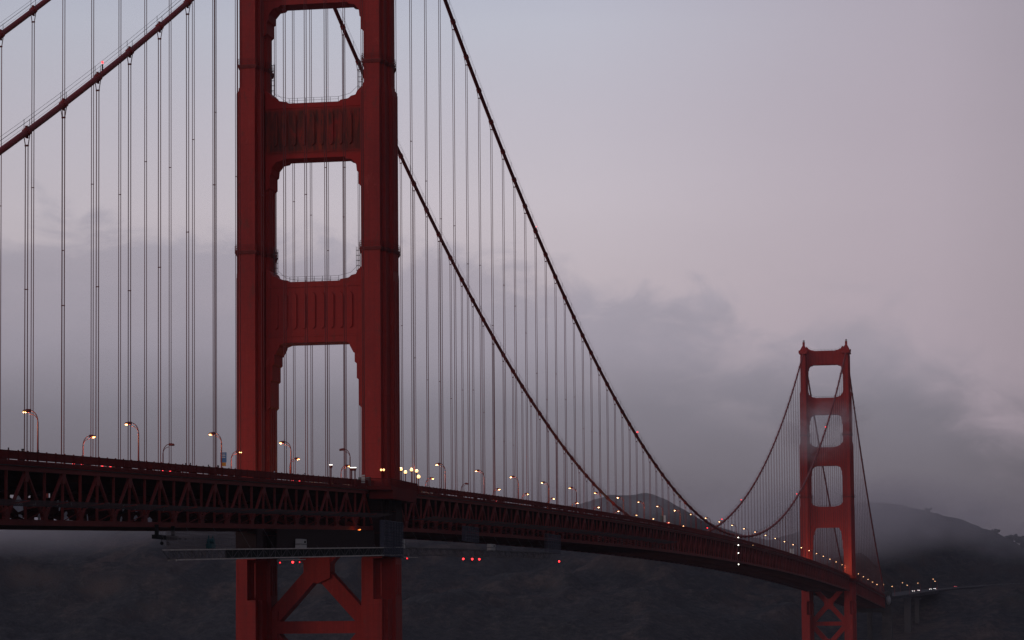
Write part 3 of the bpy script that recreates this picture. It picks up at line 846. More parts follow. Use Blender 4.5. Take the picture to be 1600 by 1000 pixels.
Hr = CAM.z+(978.4-np.interp(px, RX, RY))/FPX*np.interp(px, RX, RD)
Dr = np.interp(px, RX, RD); Ds = np.interp(px, RX, SD)
GX = CAM.x+D*np.sin(A); GY = CAM.y+D*np.cos(A)
Ds = Ds+(fbm(GX/160, GY/160, 4)-.5)*110
T = np.clip((D-Ds)/(Dr-Ds), -.3, 1)
up = np.where(T > 0, np.abs(T)**.72, -np.abs(T)*.6)
Z = Hr*up
back = np.clip((D-Dr)/900, 0, 1)
Z = Z-Hr*back*.45*(1-.3*fbm(GX/300, GY/300, 3))
env = np.clip(T, 0, 1)*(1-np.clip(T, 0, 1)*.985)*4
rg = fbm(GX/170, GY/170, 6, True)
Z = Z+env*(rg-.64)*50+env*(fbm(GX/55, GY/55, 4, True)-.6)*16
Z = Z+(fbm(GX/38, GY/38, 5)-.5)*6.5*np.clip(T*2, 0, 1)+(fbm(GX/13, GY/13, 4)-.5)*3.0*np.clip(T*2, 0, 1)
# bench cut for the hillside road
vpa = np.array([(x, y, vz(i)) for i, (x, y) in enumerate(vp)], float)
bd = np.full(GX.shape, 1e9); bz = np.zeros(GX.shape)
for i in range(5, len(vpa)-1):
    p, q = vpa[i], vpa[i+1]; dx, dy = q[0]-p[0], q[1]-p[1]
    u = np.clip(((GX-p[0])*dx+(GY-p[1])*dy)/(dx*dx+dy*dy), 0, 1)
    dd = np.hypot(GX-(p[0]+u*dx), GY-(p[1]+u*dy)); zz = p[2]+u*(q[2]-p[2])
    bz = np.where(dd < bd, zz, bz); bd = np.minimum(bd, dd)
w = np.clip((70-bd)/50, 0, 1); w = w*w*(3-2*w)
Z = Z*(1-w)+(bz-1.2)*w
# keep the approach in the clear
w2 = np.clip((80-np.abs(GX-6))/50, 0, 1)*np.clip((1930-GY)/60, 0, 1); Z = np.where(w2 > 0, np.minimum(Z, Z*(1-w2)+(8+(GY-1500)*.12)*w2), Z)
Z = np.maximum(Z, -6)
vv = np.stack([GX, GY, Z], -1).reshape(-1, 3)
idx = np.arange(na_*nd_).reshape(na_, nd_)
ff = np.stack([idx[:-1, :-1], idx[1:, :-1], idx[1:, 1:], idx[:-1, 1:]], -1).reshape(-1, 4)[:, ::-1]
me = bpy.data.meshes.new('hills'); me.from_pydata(vv.tolist(), [], ff.tolist()); me.update()
me.polygons.foreach_set('use_smooth', [True]*len(me.polygons))
hm = bpy.data.materials.new('scrub and rock'); hm.use_nodes = True
t = NT(hm.node_tree); b = hm.node_tree.nodes['Principled BSDF']; b.inputs['Roughness'].default_value = .95; b.inputs['Specular IOR Level'].default_value = .1
p = geo(t); g = t.new('ShaderNodeNewGeometry'); sn = t.new('ShaderNodeSeparateXYZ'); t.link(g.outputs['Normal'], sn.inputs[0])
n1 = t.noise(p, .006, 8, .6); n2 = t.noise(p, .16, 7, .72); n3 = t.noise(p, .8, 5, .7)
scrub = t.ramp(n2, [(.35, (.026, .026, .029, 1)), (.55, (.060, .057, .056, 1)), (.7, (.12, .095, .082, 1))])
scrub = t.mix(t.smooth(n3, .5, .7), scrub, (.026, .029, .028, 1))
rock = t.ramp(n2, [(.3, (.075, .055, .048, 1)), (.7, (.19, .13, .105, 1))])
steep = t.smooth(t.math('ADD', sn.outputs[2], t.math('MULTIPLY', t.math('SUBTRACT', n2, .5), .7)), .88, .66)
earth = t.smooth(n1, .52, .66)
gul = t.noise(scaled(t, p, .030, .007, .045), 1, 7, .68, .5)
gm = t.math('MULTIPLY', t.smooth(gul, .47, .62), t.smooth(t.noise(p, .0035, 3, .5), .40, .56))
f = t.math('MAXIMUM', t.math('MULTIPLY', steep, .7), t.math('MAXIMUM', t.math('MULTIPLY', earth, .12), t.math('MULTIPLY', gm, .6)))
t.link(t.mix(f, scrub, rock), b.inputs['Base Color'])
bp = t.new('ShaderNodeBump'); bp.inputs['Strength'].default_value = .9; bp.inputs['Distance'].default_value = 3.0
t.link(t.math('ADD', n2, t.math('MULTIPLY', n3, .4)), bp.inputs['Height']); t.link(bp.outputs[0], b.inputs['Normal'])
me.materials.append(hm)
ho = bpy.data.objects.new('hills', me); S.collection.objects.link(ho); ho['kind'] = 'structure'
def ground_z(x, y):
    a = math.atan2(x-CAM.x, y-CAM.y); d_ = math.hypot(x-CAM.x, y-CAM.y)
    i = int(np.clip((a-azs[0])/(azs[1]-azs[0]), 0, na_-1)); j = int(np.clip(np.searchsorted(ds, d_), 0, nd_-1))
    return float(Z[i, j])
rp = path_strip(vp[5:], 22, .6, .35)
# path_strip indexes heights from zero: rebuild heights for this stretch
for i in range(len(vp)-5):
    for j in range(4):
        x, y, z = rp.v[4*i+j]; rp.v[4*i+j] = (x, y, vz(i+5)+(.0 if j < 2 else -.6))
rp.build('road', 'asphalt', kind='structure')
gr = MB()
for i in range(5, len(vp)-1):
    a, c = Vector(vp[i]), Vector(vp[i+1]); d_ = (c-a).normalized(); nn = Vector((d_.y, -d_.x))*10.5; L = (c-a).length
    p0 = (a.x+nn.x, a.y+nn.y, vz(i)+.8); p1 = (c.x+nn.x, c.y+nn.y, vz(i+1)+.8)
    gr.beam(p0, p1, .12, .4)
    for k in range(int(L/6)):
        q = Vector(p0).lerp(Vector(p1), k*6/L); gr.box(q.x-.1, q.x+.1, q.y-.1, q.y+.1, q.z-1.2, q.z+.2)
gr.build('guardrail', 'galvdull', label='thin steel guardrail along the hillside road at the far right', cat='guardrail')

# trees standing on the ridge at the right
def tree(x, y, h, w, label, grp):
    z = ground_z(x, y)-.5
    t = empty('tree', (x, y, z), label=label, cat='tree', group=grp)
    MB().tube([(0, 0, 0), (.1, 0, h*.4), (.3, .2, h*.8)], [.45, .3, .12], 7).build('trunk', 'black', t)
    cm = MB(); rr = random.Random(int(x*3+y))
    cl = [(rr.gauss(0, .3)*w, rr.gauss(0, .3)*w, h*(.08+.8*rr.random()), .25+.3*rr.random()) for _ in range(22)]
    for cx, cy, cz, cr in cl:
        for _ in range(70):
            u = Vector((rr.gauss(0, 1), rr.gauss(0, 1), rr.gauss(0, .7))).normalized()*cr*w*.5*rr.random()**.4
            c = Vector((cx, cy, cz))+u; a = Vector((rr.gauss(0, 1), rr.gauss(0, 1), rr.gauss(0, 1))).normalized()*.5; b_ = a.orthogonal().normalized()*.4
            cm.add([c-a-b_, c+a-b_, c+a+b_, c-a+b_], [(0, 1, 2, 3)])
    cm.build('crown', 'leaf', t)
MT['leaf'] = pm('dark conifer foliage', (.03, .04, .03, 1), .9)
def ridge_pt(pxx, back=0):
    a = YAW+(pxx-800)/FPX; d_ = float(np.interp(pxx, RX, RD))+back
    return CAM.x+d_*math.sin(a), CAM.y+d_*math.cos(a)
for pxx, h, w_, lb in ((1444, 4.5, 3, 'small lone tree on the foggy hilltop right of the far tower'), (1546, 3, 6, 'low bush on the right hand ridge, highest of the ridge bushes'), (1573, 5, 9, 'dark bushy tree on the ridge line, left of the largest ridge tree'),
                   (1583, 7, 10, 'largest dark tree on the ridge at the right edge of the picture'), (1592, 5, 8, 'dark tree on the ridge, right of the largest ridge tree')):
    x, y = ridge_pt(pxx); tree(x, y, h, w_, lb, 'trees on the ridge')

# ------------------------------------------------------------------ street lamps
def lamp_proto(lens, name):
    r = empty(name)
    MB().tube([(0, 0, 0), (0, 0, .5), (0, 0, 6.2)], [.2, .15, .11], 8).tube([(0, 0, 0), (0, 0, .12)], .3, 8).build('post', 'truss', r, smooth=True)
    arc = lambda rad, zc, k: [(-(rad-rad*math.cos(u))*1.0, 0, zc+rad*k*math.sin(u)) for u in [math.pi/2*i/7 for i in range(8)]]
    a = MB().tube(arc(1.35, 6.2, 1.25), .075, 6); a.tube([(-.08, 0, 6.0)]+[(p[0]-.02, 0, p[2]) for p in arc(1.15, 6.15, 1.02)], .055, 6)
    a.build('arm', 'truss', r, smooth=True)
    hd = MB().prism([(-1.75, -.28), (-1.2, -.22), (-1.2, .22), (-1.75, .28)], 7.55, 8.05).prism([(-2.25, -.34), (-1.72, -.34), (-1.72, .34), (-2.25, .34)], 7.72, 7.98, [(-2.1, -.2), (-1.8, -.2), (-1.8, .2), (-2.1, .2)])
    h = hd.build('lantern', 'truss', r)
    MB().sphere((-2.0, 0, 7.62), .30, 10, 6, (1.05, .9, .42)).build('lens', lens, h, smooth=True)
    return r
protos = {'lamp': lamp_proto('lamp', 'street_lamp'), 'lampfar': lamp_proto('lampfar', 'street_lamp'), 'lampoff': lamp_proto('lampoff', 'street_lamp')}
used = {}
def put_lamp(kind, x, y, z, rz, label, grp, scale=1):
    if kind not in used: o = protos[kind]; used[kind] = 1
    else: o = copy_tree(protos[kind])
    o.location = (x, y, z); o.rotation_euler = (0, 0, rz); o.scale = (scale,)*3
    tag(o, label, 'street lamp', grp)
    return o
ORD = ['first', 'second', 'third', 'fourth', 'fifth', 'sixth', 'seventh', 'eighth', 'ninth', 'tenth', 'eleventh', 'twelfth', 'thirteenth', 'fourteenth', 'fifteenth', 'sixteenth', 'seventeenth', 'eighteenth', 'nineteenth', 'twentieth']
off_lamps = {(1, -1), (-1, -2), (-1, 3)}
for sx in (1, -1):
    side = 'nearer railing' if sx > 0 else 'farther railing'
    cnt = {}
    for k in range(-5, 35):
        y = 22.86+45.72*(k+ (0 if k >= 0 else 0))
        if (sx > 0 and k == 0) or (sx < 0 and k < -3): continue
        if y > 1612 : continue
        if -14 < y < 14 or abs(y-1280) < 14: continue
        dead = (sx > 0 and k == -1) or (sx < 0 and k in (-2, 4)) 
        # photo: one unlit lamp left of the near tower on the far side, one on each side near the tower
        if sx < 0 and k == -2: dead = True
        kind = 'lampoff' if dead else ('lampfar' if y > 330 else 'lamp')
        if y < 0: i = int(round((22.86-45.72-y)/45.72)); ref = 'left of the near tower'
        elif y < 640: i = k if sx > 0 else k; ref = 'right of the near tower'; i = (k-1) if sx > 0 else k
        elif y < 1280: i = int(round((1257.3-y)/45.72)); ref = 'left of the far tower'
        else: i = int(round((y-1303)/45.72)); ref = 'right of the far tower'
        i = max(0, min(19, i))
        lb = '%s curved arm street lamp by the %s, %s one %s' % ('unlit' if dead else 'lit', side, ORD[i], ref)
        lamp = put_lamp(kind, sx*12.7, y, rail(y)-1.6, 0 if sx > 0 else math.pi, lb, 'curved arm street lamps along the roadway')
        if not dead and (y < 520 or abs(y-1280) < 60):
            pl = bpy.data.lights.new('sodium light', 'POINT'); pl.energy = 420 if y < 1000 else 2600; pl.color = (1, .52, .22); pl.shadow_soft_size = .3
            po = bpy.data.objects.new('sodium_light', pl); S.collection.objects.link(po); po.location = (sx*10.7, y, rail(y)+5.2)
# lamps of the far approach road
for i, (x, y, z, c) in enumerate([(16, 1700, 71, 0), (-10, 1760, 72, 1), (22, 1800, 73, 0), (-4, 1840, 74.5, 1), (27, 1868, 75.5, 0), (8, 1905, 76.5, 1), (38, 1935, 78, 0), (30, 1985, 80.6, 1)]):
    put_lamp('lampfar', x, y, z, 0 if c == 0 else math.pi, 'small glowing street lamp on the approach beyond the far tower, %s from the tower' % ORD[i], 'lamps on the far approach')

# ------------------------------------------------------------------ globe and box lanterns round the near tower
def globe_post(x, y, zb, h, r, label, m='globe'):
    o = empty('globe_lantern', (x, y, zb), label=label, cat='lantern', group='globe lanterns behind the near tower')
    MB().tube([(0, 0, 0), (0, 0, .3), (0, 0, h-r)], [.2, .12, .08], 8).build('post', 'rail', o)
    MB().tube([(0, 0, h-r-.25), (0, 0, h-r+.05)], [.10, .22], 8).build('collar', 'rail', o)
    MB().sphere((0, 0, h), r, 14, 10).build('globe', m, o, smooth=True)
    if h > 4:
        pl = bpy.data.lights.new('globe light', 'POINT'); pl.energy = 160; pl.color = (1, .55, .25); pl.shadow_soft_size = .3
        po = bpy.data.objects.new('globe_light', pl); S.collection.objects.link(po); po.location = (x, y, zb+h+.6)
for (x, y, h, lb) in ((14.5, 15.2, 4.7, 'glowing globe lantern right against the near tower leg'), (14.5, 19.5, 4.2, 'lower globe lantern second from the near tower leg'), (14.5, 25.4, 4.9, 'tall globe lantern in the middle of the row of five'),
                  (14.5, 30.5, 4.8, 'globe lantern fourth from the near tower leg, above the largest one'), (14.5, 32.4, 3.6, 'lowest and brightest globe lantern at the right end of the row')):
    globe_post(x, y, rail(y)-1.6, h, .36 if h > 4 else .42, lb)
def box_lantern(x, y, w, h, label):
    o = empty('box_lantern', (x, y, rail(y)-1.6), label=label, cat='lantern', group='box lanterns left of the near tower leg')
    p = MB()
    for dx in ((-.35, .35) if w > .8 else (0,)): p.box(dx-.11, dx+.11, -.11, .11, 0, h-.5)
    p.build('post', 'rail', o)
    MB().prism([(-w/2+.12, -.3), (w/2-.12, -.3), (w/2-.12, .3), (-w/2+.12, .3)], h-.55, h, [(-w/2, -.36), (w/2, -.36), (w/2, .36), (-w/2, .36)]).build('cup', 'rail', o)
    MB().box(-w/2+.05, w/2-.05, -.33, .33, h, h+.16).build('light_strip', 'whitel', o)
box_lantern(14.5, -45.4, .6, 3.9, 'single narrow post with a cup lantern left of the near tower right leg')
box_lantern(14.5, -27.3, 1.2, 3.8, 'wide two post box lantern with white light strip beside the near tower leg')
wl = empty('wall_lantern', (16.15, -8.7, 82.7), label='pair of small yellow lamps on the near tower right leg', cat='lamp')
MB().box(-.5, .5, .0, .4, -.35, .35).build('bracket', 'rail', wl)
for e in (-1, 1): MB().sphere((e*.28, -.15, 0), .24, 10, 6).build('bulb', 'globe', wl, smooth=True)
cab = empty('equipment_cabinet', (13.2, -12.4, 79.1), label='grey green equipment box at the foot of the near tower right leg', cat='cabinet')
MB().box(-1.2, 1.2, -.8, .8, .12, 1.9).box(-1.0, 1.0, -.6, .6, 0, .12).build('body', 'greybox', cab)
MB().box(-1.1, -.05, -.86, -.8, .3, 1.75).box(.05, 1.1, -.86, -.8, .3, 1.75).build('door', 'greybox', cab)
sgn = empty('notice_board', (14.6, -19.5, rail(-19.5)-1.6), label='pale striped notice board beside the near tower right leg', cat='sign')
MB().box(-.5, -.42, -.04, .04, 0, 2.6).box(.42, .5, -.04, .04, 0, 2.6).build('post', 'rail', sgn)
nbm = MB()
for k in range(5): nbm.box(-.4, .4, -.05, .05, .9+k*.36, 1.12+k*.36)
nbm.build('slat_panel', 'tarp', sgn)

# ------------------------------------------------------------------ signs on lamp posts
s1 = empty('road_sign', (13.05, -114.3, rail(-114.3)+.55), label='blue sign with amber strip on a street lamp post left of the near tower', cat='sign')
MB().box(-.55, .55, -.05, .05, .55, 2.3).build('blue_panel', 'blue', s1)
MB().box(-.45, .45, -.05, .05, -.1, .53).build('amber_panel', 'yellow', s1)
g = MB()
for k in range(3): g.box(-.38, .38, -.062, -.051, 1.95-.3*k, 2.08-.3*k)
g.build('writing_lines', 'white', s1)
s2 = empty('road_sign', (13.05, 432.0, rail(432)+.4), label='pale grey double sign above the railing, left of the low point of the nearer cable', cat='sign')
MB().box(-1.0, -.05, -.05, .05, 0, 2.3).build('panel', 'greybox', s2); MB().box(.05, 1.0, -.05, .05, 0, 2.3).build('panel', 'tarp', s2)
MB().box(-.06, .06, .06, .18, -1.9, 2.4).build('post', 'rail', s2)
s3 = empty('road_sign', (13.05, 905.0, rail(905)+.2), label='small pale sign above the railing left of the far tower', cat='sign')
MB().box(-1.1, 1.1, -.05, .05, 0, 2.6).build('panel', 'tarp', s3); MB().box(-.06, .06, .06, .18, -1.7, 2.7).build('post', 'rail', s3)

# ------------------------------------------------------------------ vehicles
def car(x, y, z, rz, col, label, grp='cars on the bridge roadway', big=1.0, kind='car'):
    bm_ = pm('car paint '+label[:12], col, .35)
    o = empty('car' if kind == 'car' else kind, (x, y, z), rz, label=label, cat=kind, group=grp)
    if kind == 'car':
        prof = [(-2.2, .35), (2.25, .35), (2.3, .75), (2.1, .92), (1.15, 1.0), (.45, 1.45), (-1.15, 1.47), (-1.9, 1.02), (-2.25, .95)]
        glass = [(1.0, 1.02), (.42, 1.40), (-1.12, 1.42), (-1.75, 1.04)]; L, w, hh = 2.25, .88, .72
    else:
        prof = [(-5.5, .4), (5.5, .4), (5.6, 1.2), (5.4, 3.0), (5.1, 3.2), (-5.5, 3.2), (-5.6, 2.9)]
        glass = [(5.0, 1.7), (5.0, 2.7), (-5.0, 2.7), (-5.0, 1.7)]; L, w, hh = 5.55, 1.22, 1.0
    b_ = MB(); k = len(prof)
    rows = [(-w, .0), (-w*.94, 0.0), (w*.94, 0.0), (w, .0)]
    ins = [.06, 0, 0, .06]
    vs = []
    for (xx, _), s_ in zip(rows, ins):
        cy = sum(p_[0] for p_ in prof)/k; cz = sum(p_[1] for p_ in prof)/k
        vs += [(xx, (p_[0]-cy)*(1-s_*.6)+cy, (p_[1]-cz)*(1-s_)+cz) for p_ in prof]
    fs = [tuple(range(k))[::-1], tuple(range(3*k, 4*k))]
    for r_ in range(3): fs += [(r_*k+i, r_*k+(i+1) % k, (r_+1)*k+(i+1) % k, (r_+1)*k+i) for i in range(k)]
    b_.add(vs, fs); b_.build('body', bm_, o)
    MB().yz(glass, -w-.004, w+.004).build('windows', 'black', o)
    for sx_ in (-1, 1):
        for yy in ((-1.35, 1.4) if kind == 'car' else (-3.4, 3.4)):
            rad = .33 if kind == 'car' else .48
            MB().tube([(sx_*w-.12*sx_-.11, yy, rad), (sx_*w-.12*sx_+.11, yy, rad)], rad, 14).build('wheel', 'black', o)
        MB().sphere((sx_*w*.76, L, hh), .16, 8, 6, (1.2, .5, .8)).build('headlight', 'head', o)
        MB().sphere((sx_*w*.80, -L-.02, hh+(.34 if kind == 'car' else .1)), .17, 8, 6, (1.2, .4, .9)).build('taillight', 'tail', o)
    return o
def rz_(y): return rail(y)-1.745
cars = [(7.6, -172, 0, (.05, .05, .06, 1), 'dark car showing a red tail lamp under the railing, leftmost on the near side'),
        (7.6, -158.5, 0, (.30, .30, .32, 1), 'silver car with red tail lamps second from the left under the railing'),
        (7.6, -127.5, 0, (.1, .02, .02, 1), 'dark red car third from the left under the railing'),
        (7.6, -44, 0, (.03, .04, .07, 1), 'dark blue car with two red tail lamps between the near tower legs'),
        (4.6, -85, 0, (.4, .4, .4, 1), 'light grey car left of the near tower in the second lane'),
        (7.6, 154, 0, (.05, .05, .05, 1), 'black car with red tail lamp right of the near tower'),
        (4.6, 262, 0, (.2, .2, .22, 1), 'grey car well right of the near tower in the second lane'),
        (7.6, 505, 0, (.5, .5, .5, 1), 'pale car just behind the bus near midspan'),
        (-4.6, -60, math.pi, (.25, .25, .26, 1), 'oncoming grey car with white headlights between the tower legs'),
        (-7.6, -10, math.pi, (.5, .5, .48, 1), 'oncoming pale car with headlights beside the near tower'),
        (-7.6, 74, math.pi, (.06, .06, .07, 1), 'oncoming dark car just right of the near tower'),
        (-4.6, 455, math.pi, (.1, .1, .1, 1), 'oncoming dark car left of the double sign')]
for x, y, rz, col, lb in cars: car(x, y, rz_(y), rz, col, lb)
bus = car(7.6, 485, rz_(485), 0, (.35, .30, .28, 1), 'tall bus with red tail lamps on the roadway before midspan', kind='bus', grp='buses on the bridge')
for e in (-.9, -.45, 0, .45, .9): MB().sphere((e, -5.62, 3.05), .12, 8, 5).build('taillight', 'tail', bus)
for dx_ in (1.5,):
    pass
for i, (pxx, hd_) in enumerate(((1420.5, 1), (1428, 1), (1446, 1), (1453.5, 1), (1485, 0))):
    a = YAW+(pxx-800)/FPX
    # intersect the sight line with the road path
    best = None
    for q in np.linspace(4, len(vp)-1.001, 800):
        j = int(q); u = q-j; x = vp[j][0]*(1-u)+vp[j+1][0]*u; y = vp[j][1]*(1-u)+vp[j+1][1]*u
        e = abs(math.atan2(x-CAM.x, y-CAM.y)-a)
        if best is None or e < best[0]: best = (e, x, y, vz(j)*(1-u)+vz(j+1)*u, math.atan2(vp[j+1][1]-vp[j][1], vp[j+1][0]-vp[j][0]))
    _, x, y, z, th = best
    rz = math.pi if hd_ else 0
    car(x, y, z, rz+random.uniform(-.2, .2), (.2, .2, .2, 1), ('distant car with white headlights on the hillside road, %s from the left' % ORD[i]) if hd_ else 'distant car with red tail lamps on the hillside road at the far right', 'cars on the hillside road')

# ------------------------------------------------------------------ people on the near walkway
def person(x, y, z, rz, col, pants, label, lean=0.0, h=1.72):
    me = bpy.data.meshes.new('person')
    s = h/1.72
    V = [(0, 0, .95), (0, .0, 1.15), (0, .02+lean*.1, 1.38), (0, .02+lean*.2, 1.50), (0, .03+lean*.25, 1.62),
         (.09, 0, .90), (.10, .02, .50), (.10, 0, .08), (.10, .14, .03), (-.09, 0, .90), (-.10, .03, .50), (-.10, 0, .08), (-.10, .14, .03),
         (.18, .01+lean*.1, 1.40), (.24, .04, 1.14), (.22, .16, .95), (-.18, .01+lean*.1, 1.40), (-.24, .04, 1.14), (-.22, .16, .95), (0, .03+lean*.25, 1.72)]
    Ed = [(0, 1), (1, 2), (2, 3), (3, 4), (4, 19), (0, 5), (5, 6), (6, 7), (7, 8), (0, 9), (9, 10), (10, 11), (11, 12), (2, 13), (13, 14), (14, 15), (2, 16), (16, 17), (17, 18)]
    rad = [.15, .14, .16, .06, .10, .09, .065, .045, .035, .09, .065, .045, .035, .065, .048, .035, .065, .048, .035, .085]
    me.from_pydata([(a*s, b_*s, c*s) for a, b_, c in V], Ed, [])
    o = bpy.data.objects.new('person', me); S.collection.objects.link(o)
    sk = o.modifiers.new('skin', 'SKIN')
    if not me.skin_vertices: pass
    for i, r in enumerate(rad): me.skin_vertices[0].data[i].radius = (r*s, r*s*.85)
    me.skin_vertices[0].data[0].use_root = True
    sb = o.modifiers.new('sub', 'SUBSURF'); sb.levels = 1; sb.render_levels = 2
    me.materials.append(pm('coat '+label[:10], col, .9))
    o.location = (x, y, z); o.rotation_euler = (0, 0, rz)
    tag(o, label, 'person', 'people on the near walkway')
    hr = MB().sphere((0, (.01+lean*.25)*s, 1.70*s), .105*s, 12, 8, (1, 1.05, 1)).build('hair', 'black', o, smooth=True)
    return o
ppl = [(-219, (.03, .03, .04, 1), 'person in dark clothes at the railing, leftmost of all', 0), (-214.2, (.02, .02, .02, 1), 'person in black leaning at the railing, second from the left', .9), (-213.2, (.08, .03, .03, 1), 'person in dark red beside the leaning one at the left', 0),
       (-208, (.03, .03, .05, 1), 'person alone at the railing left of the first street lamp', 0), (-137, (.02, .02, .03, 1), 'person in black walking left of the blue sign', 0), (-135.3, (.05, .05, .05, 1), 'person in dark grey walking beside the one in black', 0),
       (-124, (.03, .03, .03, 1), 'person in dark clothes just left of the blue sign post', 0), (-119.5, (.12, .02, .02, 1), 'person in a dark red top near the blue sign', .5), (-118, (.02, .02, .02, 1), 'person with black coat nearest the blue sign', 0),
       (-62, (.04, .03, .03, 1), 'person walking between the near tower legs', 0)]
if True:
    for i, (y, col, lb, ln) in enumerate(ppl):
        person(13.6 if i % 2 else 13.3, y, rail(y)-1.38, random.uniform(0, 6), col, col, lb, ln, 1.68+.12*random.random())
bk = empty('bicycle', (13.0, -81.5, rail(-81.5)-1.38), label='bicycle under the rider left of the near tower lamp', cat='bicycle')
for yy in (-.52, .52):
    wv = MB(); k = 20
    pts = [(0, yy+.34*math.cos(2*math.pi*i/k), .35+.34*math.sin(2*math.pi*i/k)) for i in range(k+1)]
    wv.tube(pts, .025, 5, False)
    for i in range(0, k, 2): wv.beam((0, yy, .35), pts[i], .008, .008)
    wv.build('wheel', 'black', bk)
MB().tube([(0, -.52, .35), (0, -.05, .32), (0, .40, .85), (0, -.18, .88), (0, -.05, .32)], .02, 6).tube([(0, -.52, .35), (0, -.18, .88)], .018, 6).tube([(0, .52, .35), (0, .40, .95)], .018, 6).tube([(-.22, .42, .98), (.22, .42, .98)], .016, 6).tube([(0, -.18, .88), (0, -.22, 1.0)], .02, 6).build('frame', 'white', bk)
MB().box(-.08, .08, -.36, -.1, .98, 1.03).build('saddle', 'black', bk)
rd = person(13.0, -81.5, rail(-81.5)-1.38+.12, 0, (.5, .5, .52, 1), None, 'cyclist in a pale jacket left of the near tower lamp', 1.2, 1.70)

# ------------------------------------------------------------------ work platforms under the near truss
def work_platform(ya, yb, xo, lift, label, bright):
    o = empty('work_platform', (xo, ya, rail(ya)-14.3), label=label, cat='platform', group='work platforms hung under the bridge')
    def Q(x, y, z): return (x-xo, y-ya, z-(rail(ya)-14.3))
    fr = MB(); ch = MB()
    zt = lambda y: rail(y)-14.1; zb = lambda y: rail(y)-15.7
    nn = int(abs(yb-ya)/3.8)
    ys = [ya+(yb-ya)*i/nn for i in range(nn+1)]
    for x in (xo, xo+1.3):
        fr = MB(); ch = MB()
        for i in range(nn):
            a, b_ = ys[i], ys[i+1]
            sh = 3.0 if i == 0 else 0
            ch.beam(Q(x, a+.15, zt(a)), Q(x, b_-.15, zt(b_)), .16, .2 if bright else .12)
            if i > 0 or True: ch.beam(Q(x, a+.15+sh, zb(a)), Q(x, b_-.15, zb(b_)), .16, .2 if bright else .12)
            if i % 2 == 0: fr.beam(Q(x, a, zt(a)), Q(x, b_, zb(b_)), .07, .07, (1, 0, 0))
            else: fr.beam(Q(x, a, zb(a)), Q(x, b_, zt(b_)), .07, .07, (1, 0, 0))
            fr.beam(Q(x, b_, zt(b_)), Q(x, b_, zb(b_)), .07, .07, (1, 0, 0))
        co = ch.build('chord', 'bright' if bright else 'galvdull', o, kind='stuff')
        fr.build('lattice', 'galvdull', o)
    sn_ = MB()
    for i in range(2, nn):
        a, b_ = ys[i]+.1, ys[i+1]-.02
        if not bright or i < 8: continue
        sn_.add([Q(xo+1.22, a, zt(a)-.08), Q(xo+1.22, b_, zt(b_)-.08), Q(xo+1.22, b_, zb(b_)+.08), Q(xo+1.22, a, zb(a)+.08), Q(xo+1.18, a, zt(a)-.08), Q(xo+1.18, b_, zt(b_)-.08), Q(xo+1.18, b_, zb(b_)+.08), Q(xo+1.18, a, zb(a)+.08)], [(0, 1, 2, 3), (7, 6, 5, 4), (0, 4, 5, 1), (2, 6, 7, 3)])
    if bright: sn_.build('side_netting', 'pnet', o, kind='stuff')
    dk = MB()
    for i in range(nn): dk.beam(Q(xo+.65, ys[i], zt(ys[i])-.2), Q(xo+.65, ys[i+1], zt(ys[i+1])-.2), 1.1, .08)
    for i in range(0, nn+1, 1): dk.beam(Q(xo, ys[i], zb(ys[i])), Q(xo+1.3, ys[i], zb(ys[i])), .1, .1)
    dk.build('deck_boards', 'galvdull', o)
    for i in range(1, nn+1, 4):
        MB().beam(Q(xo+.1, ys[i], zt(ys[i])), Q(14.2, ys[i], rail(ys[i])-10.4), .05, .05, (1, 0, 0)).build('hanger_rod', 'galvdull', o)
    return o, Q
wp, Q = work_platform(-159, 3.5, 16.3, 0, 'long pale edged lattice work platform hung under the left half of the bridge', True)
ns = MB(); ya, yb = -157, -118
for i in range(10):
    a = ya+(yb-ya)*i/10; b_ = ya+(yb-ya)*(i+1)/10
    ns.add([Q(16.35, a, rail(a)-11.0), Q(16.35, b_, rail(b_)-11.0), Q(16.35, b_, rail(b_)-14.0), Q(16.35, a, rail(a)-14.0),
            Q(16.40, a, rail(a)-11.0), Q(16.40, b_, rail(b_)-11.0), Q(16.40, b_, rail(b_)-14.0), Q(16.40, a, rail(a)-14.0)], [(0, 1, 2, 3), (7, 6, 5, 4), (0, 4, 5, 1), (2, 6, 7, 3)])
ns.build('debris_screen', 'palenet', wp)
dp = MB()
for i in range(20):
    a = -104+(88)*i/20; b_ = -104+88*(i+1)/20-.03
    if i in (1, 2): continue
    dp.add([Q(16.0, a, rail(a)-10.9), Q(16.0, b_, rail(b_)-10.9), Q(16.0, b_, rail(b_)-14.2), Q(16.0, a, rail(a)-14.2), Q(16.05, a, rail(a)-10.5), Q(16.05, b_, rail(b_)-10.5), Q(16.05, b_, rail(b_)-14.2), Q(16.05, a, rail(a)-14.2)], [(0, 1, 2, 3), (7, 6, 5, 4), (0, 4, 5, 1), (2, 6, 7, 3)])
dp.build('shade_panel', 'shadesteel', wp, kind='stuff')  # dark panels put in for the shade between platform and truss
ml = MB()
for i in range(26):
    y = -158.6+1.55*i; ml.beam(Q(16.25, y, rail(y)-11.0), Q(16.25, y+.9, rail(y)-14.0), .05, .05, (1, 0, 0))
ml.build('shade_panel_battens', 'galvdull', wp)
for i, yy in enumerate((-149, -146, -142, -139)):
    MB().sphere(Q(16.1, yy, rail(yy)-12.3), .22, 10, 6).build('work_lamp', 'black', wp)
wp2, Q2 = work_platform(8, 184, 16.3, 0, 'dim lattice work platform hung under the bridge right of the near tower', False)
